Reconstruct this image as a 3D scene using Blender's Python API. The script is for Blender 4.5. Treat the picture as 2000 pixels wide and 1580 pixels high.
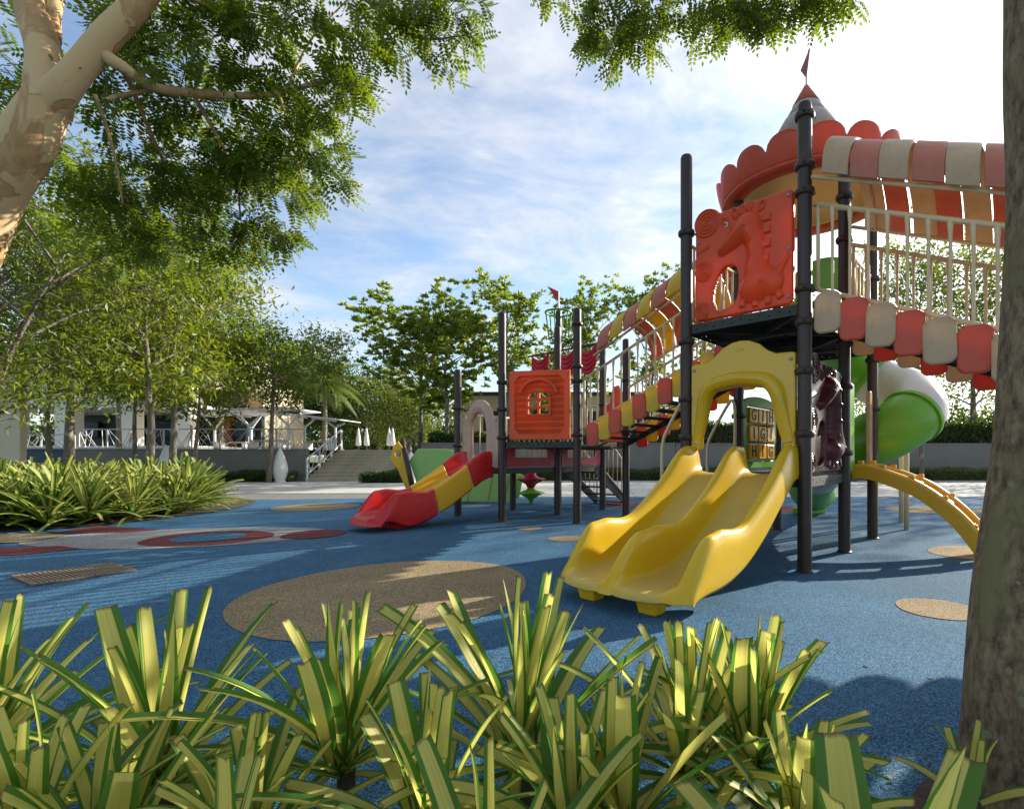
import bpy, bmesh, math, random
import numpy as np
from mathutils import Vector, Matrix
for o in list(bpy.data.objects): bpy.data.objects.remove(o)
S = bpy.context.scene
COL = S.collection
RNG = np.random.default_rng(7); random.seed(7)
R = math.radians

# ------------------------------------------------------------------ camera
FPX, CX, CY, EYE = 993.1, 1178.1, 891.3, 1.013      # focal length and principal point in photo pixels, eye height
cam = bpy.data.cameras.new('camera'); camo = bpy.data.objects.new('camera', cam); COL.objects.link(camo)
cam.sensor_width = 36; cam.lens = 36*FPX/2000
cam.shift_x = (1000-CX)/2000; cam.shift_y = (CY-790)/2000
cam.clip_start = 0.05; cam.clip_end = 3000
camo.location = (0, 0, EYE); camo.rotation_euler = (R(90), 0, 0)
S.camera = camo

# ------------------------------------------------------------------ sun and sky
SUN_EL = R(22.5); SUN_AZ = math.atan2(.81, .585)     # azimuth clockwise from +Y
SUN = Vector((math.sin(SUN_AZ)*math.cos(SUN_EL), math.cos(SUN_AZ)*math.cos(SUN_EL), math.sin(SUN_EL)))
sl = bpy.data.lights.new('sun', 'SUN'); sl.energy = 3.95; sl.angle = R(0.55); sl.color = (1.0, .93, .80)
so = bpy.data.objects.new('sun', sl); COL.objects.link(so); so.location = (8, 8, 12)
so.rotation_euler = (-SUN).to_track_quat('-Z', 'Y').to_euler()
W = bpy.data.worlds.new('World'); S.world = W; W.use_nodes = True
def build_world():
    nt = W.node_tree; nt.nodes.clear()
    def n(t, **k):
        x = nt.nodes.new(t)
        for a, b in k.items(): setattr(x, a, b)
        return x
    L = nt.links.new
    out = n('ShaderNodeOutputWorld'); bg = n('ShaderNodeBackground'); bg.inputs[1].default_value = .10
    sky = n('ShaderNodeTexSky', sky_type='NISHITA', sun_disc=False, sun_elevation=SUN_EL, sun_rotation=SUN_AZ,
            air_density=1.0, dust_density=0.6, ozone_density=2.0)
    tc = n('ShaderNodeTexCoord'); sep = n('ShaderNodeSeparateXYZ'); L(tc.outputs['Generated'], sep.inputs[0])
    def m(op, a, b=None, c=None):
        x = n('ShaderNodeMath', operation=op)
        for i, v in enumerate((a, b, c)):
            if v is None: continue
            if isinstance(v, (int, float)): x.inputs[i].default_value = v
            else: L(v, x.inputs[i])
        return x.outputs[0]
    zc = m('ADD', m('MAXIMUM', sep.outputs[2], 0.0), .13)
    cx = m('DIVIDE', sep.outputs[0], zc); cy = m('DIVIDE', sep.outputs[1], zc)
    comb = n('ShaderNodeCombineXYZ'); L(cx, comb.inputs[0]); L(cy, comb.inputs[1])
    def noise(scale, rot, stretch, det, rough, off, dist=0.0):
        mp = n('ShaderNodeMapping'); L(comb.outputs[0], mp.inputs[0])
        mp.inputs['Rotation'].default_value = (0, 0, rot); mp.inputs['Scale'].default_value = (scale, scale*stretch, 1)
        mp.inputs['Location'].default_value = (off, off*.7, off*.3)
        t = n('ShaderNodeTexNoise'); t.inputs['Scale'].default_value = 1; t.inputs['Detail'].default_value = det
        t.inputs['Roughness'].default_value = rough; t.inputs['Distortion'].default_value = dist
        L(mp.outputs[0], t.inputs[0]); return t.outputs[0]
    big = noise(.55, R(-38), 2.0, 4, .55, 3.3, .5)
    mid = noise(1.7, R(-30), 1.25, 8, .62, 9.1, .6)
    fin = noise(5.0, R(-20), 1.3, 6, .6, 1.7, .3)
    d = m('ADD', m('ADD', m('MULTIPLY', big, .95), m('MULTIPLY', mid, .75)), m('MULTIPLY', fin, .22))
    mr = n('ShaderNodeMapRange'); mr.inputs[1].default_value = .80; mr.inputs[2].default_value = 1.20; L(d, mr.inputs[0])
    mr.interpolation_type = 'SMOOTHSTEP'
    nrm = n('ShaderNodeVectorMath', operation='NORMALIZE'); L(tc.outputs['Generated'], nrm.inputs[0])
    dt = n('ShaderNodeVectorMath', operation='DOT_PRODUCT'); L(nrm.outputs[0], dt.inputs[0]); dt.inputs[1].default_value = tuple(SUN)
    ds = m('MAXIMUM', dt.outputs['Value'], 0.0)
    glow = m('POWER', ds, 11.0); glow2 = m('POWER', ds, 2.0)          # thin cloud scatters sunlight forward
    cov = m('MINIMUM', m('ADD', m('MULTIPLY', mr.outputs[0], .82), m('ADD', m('MULTIPLY', glow, .75), .04)), 1.0)
    br = m('ADD', m('ADD', 1.9, m('MULTIPLY', m('ADD', mid, fin), 1.45)), m('ADD', m('MULTIPLY', glow2, 1.0), m('MULTIPLY', glow, 9.0)))
    cc = n('ShaderNodeVectorMath', operation='SCALE'); cc.inputs[0].default_value = (.98, .99, 1.02); L(br, cc.inputs['Scale'])
    mix = n('ShaderNodeMix', data_type='RGBA'); L(cov, mix.inputs[0]); L(sky.outputs[0], mix.inputs[6]); L(cc.outputs[0], mix.inputs[7])
    L(mix.outputs[2], bg.inputs[0]); L(bg.outputs[0], out.inputs[0])
build_world()
S.view_settings.view_transform = 'Standard'; S.view_settings.look = 'None'; S.view_settings.gamma = 1
S.view_settings.exposure = 1.4; S.view_settings.use_curve_mapping = False
S.render.engine = 'CYCLES'; S.cycles.max_bounces = 8; S.cycles.transparent_max_bounces = 8

# ------------------------------------------------------------------ materials
def node_mat(name):
    m = bpy.data.materials.new(name); m.use_nodes = True; nt = m.node_tree; nt.nodes.clear()
    out = nt.nodes.new('ShaderNodeOutputMaterial'); p = nt.nodes.new('ShaderNodeBsdfPrincipled')
    nt.links.new(p.outputs[0], out.inputs[0]); return m, nt, p, out
def pm(name, col, rough=.5, var=.12, scale=3.0, bump=0.0, bscale=60, metal=0.0, trans=0.0, dirt=0.0, col2=None, coord='Object', coat=0.0, rvar=.12, stretch=(1, 1, 1)):
    """procedural paint/plastic/stone: base colour with noise wear, roughness variation, fine relief, optional translucency"""
    m, nt, p, out = node_mat(name); L = nt.links.new
    tc = nt.nodes.new('ShaderNodeTexCoord'); mp = nt.nodes.new('ShaderNodeMapping'); mp.inputs['Scale'].default_value = stretch
    src = tc.outputs[coord]
    if coord == 'World': pass
    L(src, mp.inputs[0])
    n1 = nt.nodes.new('ShaderNodeTexNoise'); n1.inputs['Scale'].default_value = scale; n1.inputs['Detail'].default_value = 6; n1.inputs['Roughness'].default_value = .6
    L(mp.outputs[0], n1.inputs[0])
    mr = nt.nodes.new('ShaderNodeMapRange'); mr.inputs[1].default_value = .3; mr.inputs[2].default_value = .7; L(n1.outputs[0], mr.inputs[0])
    mx = nt.nodes.new('ShaderNodeMix'); mx.data_type = 'RGBA'; L(mr.outputs[0], mx.inputs[0])
    c2 = col2 if col2 else tuple(min(1, c*(1+var)) for c in col); c1 = tuple(c*(1-var) for c in col)
    mx.inputs[6].default_value = (*c1, 1); mx.inputs[7].default_value = (*c2, 1)
    cout = mx.outputs[2]
    if dirt > 0:
        n2 = nt.nodes.new('ShaderNodeTexNoise'); n2.inputs['Scale'].default_value = scale*2.7; n2.inputs['Detail'].default_value = 9; n2.inputs['Roughness'].default_value = .7
        L(mp.outputs[0], n2.inputs[0])
        r2 = nt.nodes.new('ShaderNodeMapRange'); r2.inputs[1].default_value = .5; r2.inputs[2].default_value = .75; r2.inputs[4].default_value = dirt; L(n2.outputs[0], r2.inputs[0])
        m2 = nt.nodes.new('ShaderNodeMix'); m2.data_type = 'RGBA'; L(r2.outputs[0], m2.inputs[0]); L(cout, m2.inputs[6]); m2.inputs[7].default_value = (.16, .13, .10, 1); cout = m2.outputs[2]
    L(cout, p.inputs['Base Color'])
    rr = nt.nodes.new('ShaderNodeMapRange'); rr.inputs[3].default_value = max(.03, rough-rvar); rr.inputs[4].default_value = min(1, rough+rvar); L(mr.outputs[0], rr.inputs[0]); L(rr.outputs[0], p.inputs['Roughness'])
    p.inputs['Metallic'].default_value = metal; p.inputs['Coat Weight'].default_value = coat
    if bump > 0:
        n3 = nt.nodes.new('ShaderNodeTexNoise'); n3.inputs['Scale'].default_value = bscale; n3.inputs['Detail'].default_value = 5; L(mp.outputs[0], n3.inputs[0])
        b = nt.nodes.new('ShaderNodeBump'); b.inputs['Strength'].default_value = bump; b.inputs['Distance'].default_value = .01; L(n3.outputs[0], b.inputs['Height']); L(b.outputs[0], p.inputs['Normal'])
    if trans > 0:
        t = nt.nodes.new('ShaderNodeBsdfTranslucent'); L(cout, t.inputs[0]); ms = nt.nodes.new('ShaderNodeMixShader'); ms.inputs[0].default_value = trans
        L(p.outputs[0], ms.inputs[1]); L(t.outputs[0], ms.inputs[2]); L(ms.outputs[0], out.inputs[0])
    return m
def slide_mat(name, col, dust):
    """slide plastic: chute bed scuffed dull along the way children slide, walls glossier"""
    m, nt, p, out = node_mat(name); L = nt.links.new
    tc = nt.nodes.new('ShaderNodeTexCoord'); at_ = nt.nodes.new('ShaderNodeAttribute'); at_.attribute_name = 'var'
    n = nt.nodes.new('ShaderNodeTexNoise'); n.inputs['Scale'].default_value = 5; n.inputs['Detail'].default_value = 9; n.inputs['Roughness'].default_value = .68; L(tc.outputs['Object'], n.inputs[0])
    mr = nt.nodes.new('ShaderNodeMapRange'); mr.inputs[1].default_value = .25; mr.inputs[2].default_value = .75; mr.inputs[3].default_value = .35; mr.inputs[4].default_value = 1.0; L(n.outputs[0], mr.inputs[0])
    f = nt.nodes.new('ShaderNodeMath'); f.operation = 'MULTIPLY'; L(mr.outputs[0], f.inputs[0]); L(at_.outputs['Fac'], f.inputs[1])
    n2 = nt.nodes.new('ShaderNodeTexNoise'); n2.inputs['Scale'].default_value = 13; n2.inputs['Detail'].default_value = 10; n2.inputs['Roughness'].default_value = .75; L(tc.outputs['Object'], n2.inputs[0])
    m2 = nt.nodes.new('ShaderNodeMapRange'); m2.inputs[1].default_value = .55; m2.inputs[2].default_value = .8; m2.inputs[4].default_value = .35; L(n2.outputs[0], m2.inputs[0])
    a = nt.nodes.new('ShaderNodeMath'); a.operation = 'ADD'; a.use_clamp = True; L(f.outputs[0], a.inputs[0]); L(m2.outputs[0], a.inputs[1])
    mx = nt.nodes.new('ShaderNodeMix'); mx.data_type = 'RGBA'; L(a.outputs[0], mx.inputs[0]); mx.inputs[6].default_value = (*col, 1); mx.inputs[7].default_value = (*dust, 1); L(mx.outputs[2], p.inputs['Base Color'])
    r = nt.nodes.new('ShaderNodeMapRange'); r.inputs[3].default_value = .26; r.inputs[4].default_value = .6; L(a.outputs[0], r.inputs[0]); L(r.outputs[0], p.inputs['Roughness'])
    b = nt.nodes.new('ShaderNodeBump'); b.inputs['Strength'].default_value = .06; b.inputs['Distance'].default_value = .004; L(n2.outputs[0], b.inputs['Height']); L(b.outputs[0], p.inputs['Normal'])
    return m
def leaf_mat(name, c1, c2, trans=.45, rough=.45, tcol=None):
    """leaf: colour varies from leaf to leaf (stored in attribute 'var'), lets light through"""
    m, nt, p, out = node_mat(name); L = nt.links.new
    a = nt.nodes.new('ShaderNodeAttribute'); a.attribute_name = 'var'
    mx = nt.nodes.new('ShaderNodeMix'); mx.data_type = 'RGBA'; L(a.outputs['Fac'], mx.inputs[0]); mx.inputs[6].default_value = (*c1, 1); mx.inputs[7].default_value = (*c2, 1)
    L(mx.outputs[2], p.inputs['Base Color']); p.inputs['Roughness'].default_value = rough
    t = nt.nodes.new('ShaderNodeBsdfTranslucent')
    hs = nt.nodes.new('ShaderNodeMix'); hs.data_type = 'RGBA'; hs.blend_type = 'MULTIPLY'; hs.inputs[0].default_value = 1; L(mx.outputs[2], hs.inputs[6]); hs.inputs[7].default_value = (*(tcol or (1.7, 1.45, .5)), 1)
    L(hs.outputs[2], t.inputs[0]); ms = nt.nodes.new('ShaderNodeMixShader'); ms.inputs[0].default_value = trans
    L(p.outputs[0], ms.inputs[1]); L(t.outputs[0], ms.inputs[2]); L(ms.outputs[0], out.inputs[0])
    return m
def rubber(name, col, col2, dark):
    """wet-pour rubber: small coloured granules of several tones"""
    m, nt, p, out = node_mat(name); L = nt.links.new
    tc = nt.nodes.new('ShaderNodeTexCoord'); g = nt.nodes.new('ShaderNodeNewGeometry')
    v = nt.nodes.new('ShaderNodeTexVoronoi'); v.inputs['Scale'].default_value = 210; L(g.outputs['Position'], v.inputs[0])
    bw = nt.nodes.new('ShaderNodeSeparateColor'); L(v.outputs['Color'], bw.inputs[0])
    r = nt.nodes.new('ShaderNodeValToRGB'); e = r.color_ramp.elements
    e[0].position = 0; e[0].color = (*dark, 1); e[1].position = .22; e[1].color = (*col, 1)
    x = e.new(.62); x.color = (*col2, 1); x = e.new(.93); x.color = tuple(min(1, c*1.7) for c in col2)+(1,)
    L(bw.outputs[0], r.inputs[0])
    n = nt.nodes.new('ShaderNodeTexNoise'); n.inputs['Scale'].default_value = .9; n.inputs['Detail'].default_value = 7; n.inputs['Roughness'].default_value = .65; L(g.outputs['Position'], n.inputs[0])
    mr = nt.nodes.new('ShaderNodeMapRange'); mr.inputs[1].default_value = .3; mr.inputs[2].default_value = .72; mr.inputs[3].default_value = .78; mr.inputs[4].default_value = 1.25; L(n.outputs[0], mr.inputs[0])
    mx = nt.nodes.new('ShaderNodeMix'); mx.data_type = 'RGBA'; mx.blend_type = 'MULTIPLY'; mx.inputs[0].default_value = 1; L(r.outputs[0], mx.inputs[6]); L(mr.outputs[0], mx.inputs[7])
    n2 = nt.nodes.new('ShaderNodeTexNoise'); n2.inputs['Scale'].default_value = .55; n2.inputs['Detail'].default_value = 8; n2.inputs['Roughness'].default_value = .7; L(g.outputs['Position'], n2.inputs[0])
    m2 = nt.nodes.new('ShaderNodeMapRange'); m2.inputs[1].default_value = .52; m2.inputs[2].default_value = .72; m2.inputs[4].default_value = .22; L(n2.outputs[0], m2.inputs[0])
    dx = nt.nodes.new('ShaderNodeMix'); dx.data_type = 'RGBA'; L(m2.outputs[0], dx.inputs[0]); L(mx.outputs[2], dx.inputs[6]); dx.inputs[7].default_value = (.17, .18, .18, 1)
    L(dx.outputs[2], p.inputs['Base Color']); p.inputs['Roughness'].default_value = .85; p.inputs['Specular IOR Level'].default_value = .15
    b = nt.nodes.new('ShaderNodeBump'); b.inputs['Strength'].default_value = .9; b.inputs['Distance'].default_value = .004
    L(v.outputs['Distance'], b.inputs['Height']); b.invert = True; L(b.outputs[0], p.inputs['Normal'])
    return m
def strap_leaf_mat(name, cream, green, trans):
    """variegated strap leaf: cream middle with green margins, striped along its length"""
    m, nt, p, out = node_mat(name); L = nt.links.new
    uv = nt.nodes.new('ShaderNodeUVMap'); sp = nt.nodes.new('ShaderNodeSeparateXYZ'); L(uv.outputs[0], sp.inputs[0])
    oi = nt.nodes.new('ShaderNodeObjectInfo'); at = nt.nodes.new('ShaderNodeAttribute'); at.attribute_name = 'var'
    rnd = nt.nodes.new('ShaderNodeMath'); rnd.operation = 'ADD'; L(oi.outputs['Random'], rnd.inputs[0]); L(at.outputs['Fac'], rnd.inputs[1])
    sc = nt.nodes.new('ShaderNodeMath'); sc.operation = 'MULTIPLY'; L(rnd.outputs[0], sc.inputs[0]); sc.inputs[1].default_value = 37.0
    cb = nt.nodes.new('ShaderNodeCombineXYZ'); mu = nt.nodes.new('ShaderNodeMath'); mu.operation = 'MULTIPLY'; L(sp.outputs[0], mu.inputs[0]); mu.inputs[1].default_value = 9
    mv = nt.nodes.new('ShaderNodeMath'); mv.operation = 'MULTIPLY'; L(sp.outputs[1], mv.inputs[0]); mv.inputs[1].default_value = .25
    L(mu.outputs[0], cb.inputs[0]); L(mv.outputs[0], cb.inputs[1]); L(sc.outputs[0], cb.inputs[2])
    n = nt.nodes.new('ShaderNodeTexNoise'); n.inputs['Scale'].default_value = 1; n.inputs['Detail'].default_value = 3; L(cb.outputs[0], n.inputs[0])
    # distance from a centre line that wanders from leaf to leaf
    fr = nt.nodes.new('ShaderNodeMath'); fr.operation = 'FRACT'; L(sc.outputs[0], fr.inputs[0])
    ce = nt.nodes.new('ShaderNodeMath'); ce.operation = 'MULTIPLY_ADD'; L(fr.outputs[0], ce.inputs[0]); ce.inputs[1].default_value = .30; ce.inputs[2].default_value = .35
    su = nt.nodes.new('ShaderNodeMath'); su.operation = 'SUBTRACT'; L(sp.outputs[0], su.inputs[0]); L(ce.outputs[0], su.inputs[1])
    ab = nt.nodes.new('ShaderNodeMath'); ab.operation = 'ABSOLUTE'; L(su.outputs[0], ab.inputs[0])
    ad = nt.nodes.new('ShaderNodeMath'); ad.operation = 'MULTIPLY_ADD'; L(n.outputs[0], ad.inputs[0]); ad.inputs[1].default_value = .42; L(ab.outputs[0], ad.inputs[2])
    mr = nt.nodes.new('ShaderNodeMapRange'); mr.inputs[1].default_value = .485; mr.inputs[2].default_value = .535; L(ad.outputs[0], mr.inputs[0])
    n4 = nt.nodes.new('ShaderNodeTexNoise'); n4.inputs['Scale'].default_value = 2.1; n4.inputs['Detail'].default_value = 5; L(cb.outputs[0], n4.inputs[0])
    cv = nt.nodes.new('ShaderNodeMix'); cv.data_type = 'RGBA'; L(n4.outputs[0], cv.inputs[0]); cv.inputs[6].default_value = (*tuple(c*.72 for c in cream), 1); cv.inputs[7].default_value = (*tuple(min(1, c*1.22) for c in cream), 1)
    mx = nt.nodes.new('ShaderNodeMix'); mx.data_type = 'RGBA'; L(mr.outputs[0], mx.inputs[0]); L(cv.outputs[2], mx.inputs[6]); mx.inputs[7].default_value = (*green, 1)
    # dry brown cut tip and a few brown specks
    tip = nt.nodes.new('ShaderNodeMath'); tip.operation = 'MULTIPLY_ADD'; L(n.outputs[0], tip.inputs[0]); tip.inputs[1].default_value = .03; L(sp.outputs[1], tip.inputs[2])
    tr = nt.nodes.new('ShaderNodeMapRange'); tr.inputs[1].default_value = .995; tr.inputs[2].default_value = 1.01; tr.inputs[4].default_value = .8; L(tip.outputs[0], tr.inputs[0])
    m3 = nt.nodes.new('ShaderNodeMix'); m3.data_type = 'RGBA'; L(tr.outputs[0], m3.inputs[0]); L(mx.outputs[2], m3.inputs[6]); m3.inputs[7].default_value = (.16, .10, .04, 1)
    L(m3.outputs[2], p.inputs['Base Color']); p.inputs['Roughness'].default_value = .42
    w = nt.nodes.new('ShaderNodeTexWave'); w.inputs['Scale'].default_value = 1.6; w.inputs['Distortion'].default_value = .4; L(cb.outputs[0], w.inputs[0])
    b = nt.nodes.new('ShaderNodeBump'); b.inputs['Strength'].default_value = .25; b.inputs['Distance'].default_value = .002; L(w.outputs[0], b.inputs['Height']); L(b.outputs[0], p.inputs['Normal'])
    t = nt.nodes.new('ShaderNodeBsdfTranslucent'); L(m3.outputs[2], t.inputs[0]); ms = nt.nodes.new('ShaderNodeMixShader'); ms.inputs[0].default_value = trans
    L(p.outputs[0], ms.inputs[1]); L(t.outputs[0], ms.inputs[2]); L(ms.outputs[0], out.inputs[0])
    return m
def bark_mat(name, c1, c2, c3, scale=3.0, patch=(.46, .52), stretch=(1, 1, .35), spots=0.0):
    m, nt, p, out = node_mat(name); L = nt.links.new
    tc = nt.nodes.new('ShaderNodeTexCoord'); mp = nt.nodes.new('ShaderNodeMapping'); mp.inputs['Scale'].default_value = stretch; L(tc.outputs['Object'], mp.inputs[0])
    n = nt.nodes.new('ShaderNodeTexNoise'); n.inputs['Scale'].default_value = scale; n.inputs['Detail'].default_value = 3; n.inputs['Distortion'].default_value = .7; L(mp.outputs[0], n.inputs[0])
    r = nt.nodes.new('ShaderNodeMapRange'); r.inputs[1].default_value = patch[0]; r.inputs[2].default_value = patch[1]; L(n.outputs[0], r.inputs[0])
    f = nt.nodes.new('ShaderNodeTexNoise'); f.inputs['Scale'].default_value = scale*9; f.inputs['Detail'].default_value = 8; f.inputs['Roughness'].default_value = .7; L(mp.outputs[0], f.inputs[0])
    fr = nt.nodes.new('ShaderNodeMapRange'); fr.inputs[1].default_value = .36; fr.inputs[2].default_value = .64; L(f.outputs[0], fr.inputs[0])
    a = nt.nodes.new('ShaderNodeMix'); a.data_type = 'RGBA'; L(fr.outputs[0], a.inputs[0]); a.inputs[6].default_value = (*c1, 1); a.inputs[7].default_value = (*c2, 1)
    b = nt.nodes.new('ShaderNodeMix'); b.data_type = 'RGBA'; L(r.outputs[0], b.inputs[0]); L(a.outputs[2], b.inputs[6]); b.inputs[7].default_value = (*c3, 1)
    co = b.outputs[2]
    hgt = f.outputs[0]
    if spots > 0:
        v = nt.nodes.new('ShaderNodeTexVoronoi'); v.inputs['Scale'].default_value = 26; v.inputs['Randomness'].default_value = 1
        dn = nt.nodes.new('ShaderNodeMix'); dn.data_type = 'VECTOR'; dn.inputs[0].default_value = .035; L(tc.outputs['Object'], dn.inputs[4]); L(f.outputs['Color'], dn.inputs[5]); L(dn.outputs[1], v.inputs[0])
        sp = nt.nodes.new('ShaderNodeSeparateColor'); L(v.outputs['Color'], sp.inputs[0])
        th = nt.nodes.new('ShaderNodeMath'); th.operation = 'MULTIPLY'; L(sp.outputs[0], th.inputs[0]); th.inputs[1].default_value = spots
        ls = nt.nodes.new('ShaderNodeMath'); ls.operation = 'LESS_THAN'; L(v.outputs['Distance'], ls.inputs[0]); L(th.outputs[0], ls.inputs[1])
        g2 = nt.nodes.new('ShaderNodeMath'); g2.operation = 'GREATER_THAN'; L(sp.outputs[1], g2.inputs[0]); g2.inputs[1].default_value = .62
        mm = nt.nodes.new('ShaderNodeMath'); mm.operation = 'MULTIPLY'; L(ls.outputs[0], mm.inputs[0]); L(g2.outputs[0], mm.inputs[1])
        c = nt.nodes.new('ShaderNodeMix'); c.data_type = 'RGBA'; L(mm.outputs[0], c.inputs[0]); L(co, c.inputs[6]); c.inputs[7].default_value = (.22, .215, .13, 1); co = c.outputs[2]
    L(co, p.inputs['Base Color']); p.inputs['Roughness'].default_value = .8
    s = nt.nodes.new('ShaderNodeMath'); s.operation = 'MULTIPLY_ADD'; L(hgt, s.inputs[0]); s.inputs[1].default_value = .7; L(r.outputs[0], s.inputs[2])
    bu = nt.nodes.new('ShaderNodeBump'); bu.inputs['Strength'].default_value = .6; bu.inputs['Distance'].default_value = .012 if spots == 0 else .03; L(s.outputs[0], bu.inputs['Height']); L(bu.outputs[0], p.inputs['Normal'])
    return m
M = dict(
 blue=rubber('blue_rubber', (.021, .074, .142), (.055, .138, .220), (.007, .02, .045)),
 tan=rubber('tan_rubber', (.20, .145, .075), (.30, .225, .125), (.05, .035, .022)),
 grey=rubber('grey_rubber', (.20, .19, .18), (.29, .275, .26), (.06, .056, .052)),
 maroon=rubber('maroon_rubber', (.10, .022, .022), (.16, .042, .04), (.04, .012, .012)),
 paver=pm('pale_paving', (.46, .44, .40), .75, .14, 2.0, .3, 90, dirt=.25),
 joint=pm('paving_joint', (.16, .15, .14), .9, .2, 5),
 soil=pm('dark_soil', (.05, .036, .025), .95, .5, 14, 1.0, 40),
 lawn=pm('far_ground', (.10, .13, .05), .95, .4, .6, .4, 12),
 post=pm('brown_post_paint', (.036, .021, .014), .46, .12, 4, .0, 120, dirt=.10, coat=.0),
 deck=pm('black_coated_steel', (.010, .018, .015), .7, .2, 8, .1, 200, dirt=.12),
 fascia=pm('deck_edge_steel', (.030, .034, .029), .62, .2, 8, .1, 150, dirt=.2),
 rail=pm('cream_rail_paint', (.68, .51, .29), .4, .08, 5, .05, 90, dirt=.14),
 yellow=pm('yellow_plastic', (.66, .40, .010), .34, .07, 2.2, .035, 140, dirt=.10, coat=.1),
 gold=pm('golden_plastic', (.72, .36, .008), .33, .06, 2.4, .03, 140, dirt=.06),
 syellow=slide_mat('worn_yellow_slide', (.70, .43, .010), (.50, .36, .095)), sred=slide_mat('worn_red_slide', (.60, .018, .016), (.42, .055, .045)), sgold=slide_mat('worn_gold_slide', (.74, .38, .010), (.52, .34, .08)),
 ytile=pm('yellow_tile_plastic', (.74, .50, .03), .42, .07, 4, .04, 130, trans=.28, dirt=.32),
 rtile=pm('coral_tile_plastic', (.66, .10, .048), .42, .1, 4, .04, 130, trans=.28, dirt=.22),
 ptile=pm('faded_pink_plastic', (.60, .20, .125), .46, .10, 4, .04, 130, trans=.28, dirt=.28),
 ctile=pm('cream_tile_plastic', (.60, .43, .26), .46, .09, 4, .04, 130, trans=.28, dirt=.32),
 orange=pm('orange_panel_plastic', (.78, .10, .022), .40, .09, 2.5, .035, 120, trans=.28, dirt=.14),
 window=pm('orange_window_plastic', (.80, .115, .022), .42, .06, 2.5, .03, 120, trans=.20, dirt=.12),
 red=pm('red_plastic', (.58, .018, .016), .34, .08, 2.5, .03, 130, dirt=.07, coat=.1),
 magenta=pm('magenta_plastic', (.50, .010, .040), .38, .08, 3, .03, 120, trans=.22),
 magenta2=pm('dark_magenta_plastic', (.34, .004, .026), .45, .08, 3, .03, 120, dirt=.1), lgreen=pm('light_green_plastic', (.30, .54, .13), .45, .06, 3, .03, 120, dirt=.12),
 purple=pm('dark_maroon_plastic', (.085, .008, .014), .34, .12, 3, .02, 120, coat=.0),
 green=pm('green_plastic', (.15, .42, .022), .34, .07, 2.5, .03, 120, dirt=.06, trans=.1),
 dgreen=pm('deep_green_plastic', (.10, .30, .03), .36, .08, 2.5, .03, 120, trans=.08),
 white=pm('pale_grey_plastic', (.60, .55, .51), .38, .06, 2.5, .03, 120, dirt=.15, trans=.1),
 pink=pm('pale_pink_plastic', (.55, .37, .28), .42, .10, 5, .04, 120, dirt=.35, trans=.12),
 conewhite=pm('cone_grey_plastic', (.52, .47, .44), .45, .06, 2, .03, 120, dirt=.12, trans=.18),
 cream=pm('cream_lining', (.78, .56, .26), .5, .06, 2, trans=.3),
 letter=pm('dark_letter', (.02, .016, .012), .5, .1, 9),
 bflag=pm('faded_flag', (.36, .13, .10), .5, .1, 4, trans=.15),
 eye=pm('eye_white', (.7, .66, .55), .3, .03, 9),
 wall=pm('grey_render', (.19, .178, .16), .85, .16, .8, .25, 60, dirt=.3),
 bwall=pm('blue_wall_panel', (.012, .035, .075), .6, .15, 2, dirt=.1),
 beige=pm('beige_render', (.62, .51, .36), .85, .10, .7, .2, 60, dirt=.2),
 bldg=pm('white_render', (.70, .66, .58), .8, .06, .7, .1, 60, dirt=.12),
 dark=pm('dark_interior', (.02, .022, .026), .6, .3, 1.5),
 brick=pm('brown_door', (.22, .065, .028), .6, .2, 3),
 step=pm('sandstone_step', (.44, .37, .26), .85, .15, 2.0, .3, 70, dirt=.22),
 roof=pm('maroon_roof', (.16, .03, .035), .7, .2, 5, .3, 30),
 metal=pm('white_metal', (.62, .62, .62), .4, .06, 4, dirt=.1),
 gmetal=pm('grey_metal', (.30, .29, .28), .42, .1, 6, metal=.3, dirt=.15),
 lmetal=pm('weathered_pale_metal', (.44, .43, .41), .45, .08, 5, dirt=.2),
 dmetal=pm('dark_metal', (.045, .04, .04), .45, .1, 6),
 grate=pm('rusty_grate_steel', (.20, .15, .10), .6, .3, 12, .2, 80, dirt=.4, metal=.2),
 urn=pm('white_urn_glaze', (.74, .72, .68), .5, .06, 2, dirt=.12),
 bark1=bark_mat('peeling_tan_bark', (.36, .20, .08), (.50, .31, .14), (.57, .39, .195), 2.6, (.49, .51)),
 bark2=bark_mat('dark_mossy_bark', (.060, .040, .022), (.30, .215, .12), (.17, .15, .06), 4, (.5, .62), (1, 1, .55), .30),
 bark3=bark_mat('grey_brown_bark', (.09, .07, .05), (.20, .165, .12), (.30, .26, .20), 6, (.55, .6)),
 twig=bark_mat('twig_bark', (.06, .042, .028), (.12, .09, .06), (.16, .13, .1), 8),
 leafA=leaf_mat('pinnate_leaf', (.055, .105, .012), (.15, .21, .024), .54, .45, (1.6, 1.4, .45)),
 leafB=leaf_mat('olive_leaf', (.07, .115, .015), (.17, .195, .027), .5, .45, (1.55, 1.45, .45)),
 leafC=leaf_mat('yellow_green_leaf', (.085, .14, .016), (.23, .245, .03), .52, .45, (1.55, 1.5, .45)),
 leafD=leaf_mat('dark_leaf', (.030, .07, .012), (.075, .13, .02), .4),
 leafE=leaf_mat('glossy_rosette_leaf', (.105, .18, .024), (.28, .32, .055), .54, .38, (1.55, 1.5, .5)),
 palm=leaf_mat('palm_leaf', (.05, .10, .015), (.12, .16, .03), .4),
 strap=strap_leaf_mat('variegated_strap_leaf', (.74, .67, .16), (.10, .24, .028), .55),
 strap2=strap_leaf_mat('variegated_bed_leaf', (.46, .46, .10), (.055, .15, .016), .46),
)

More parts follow.
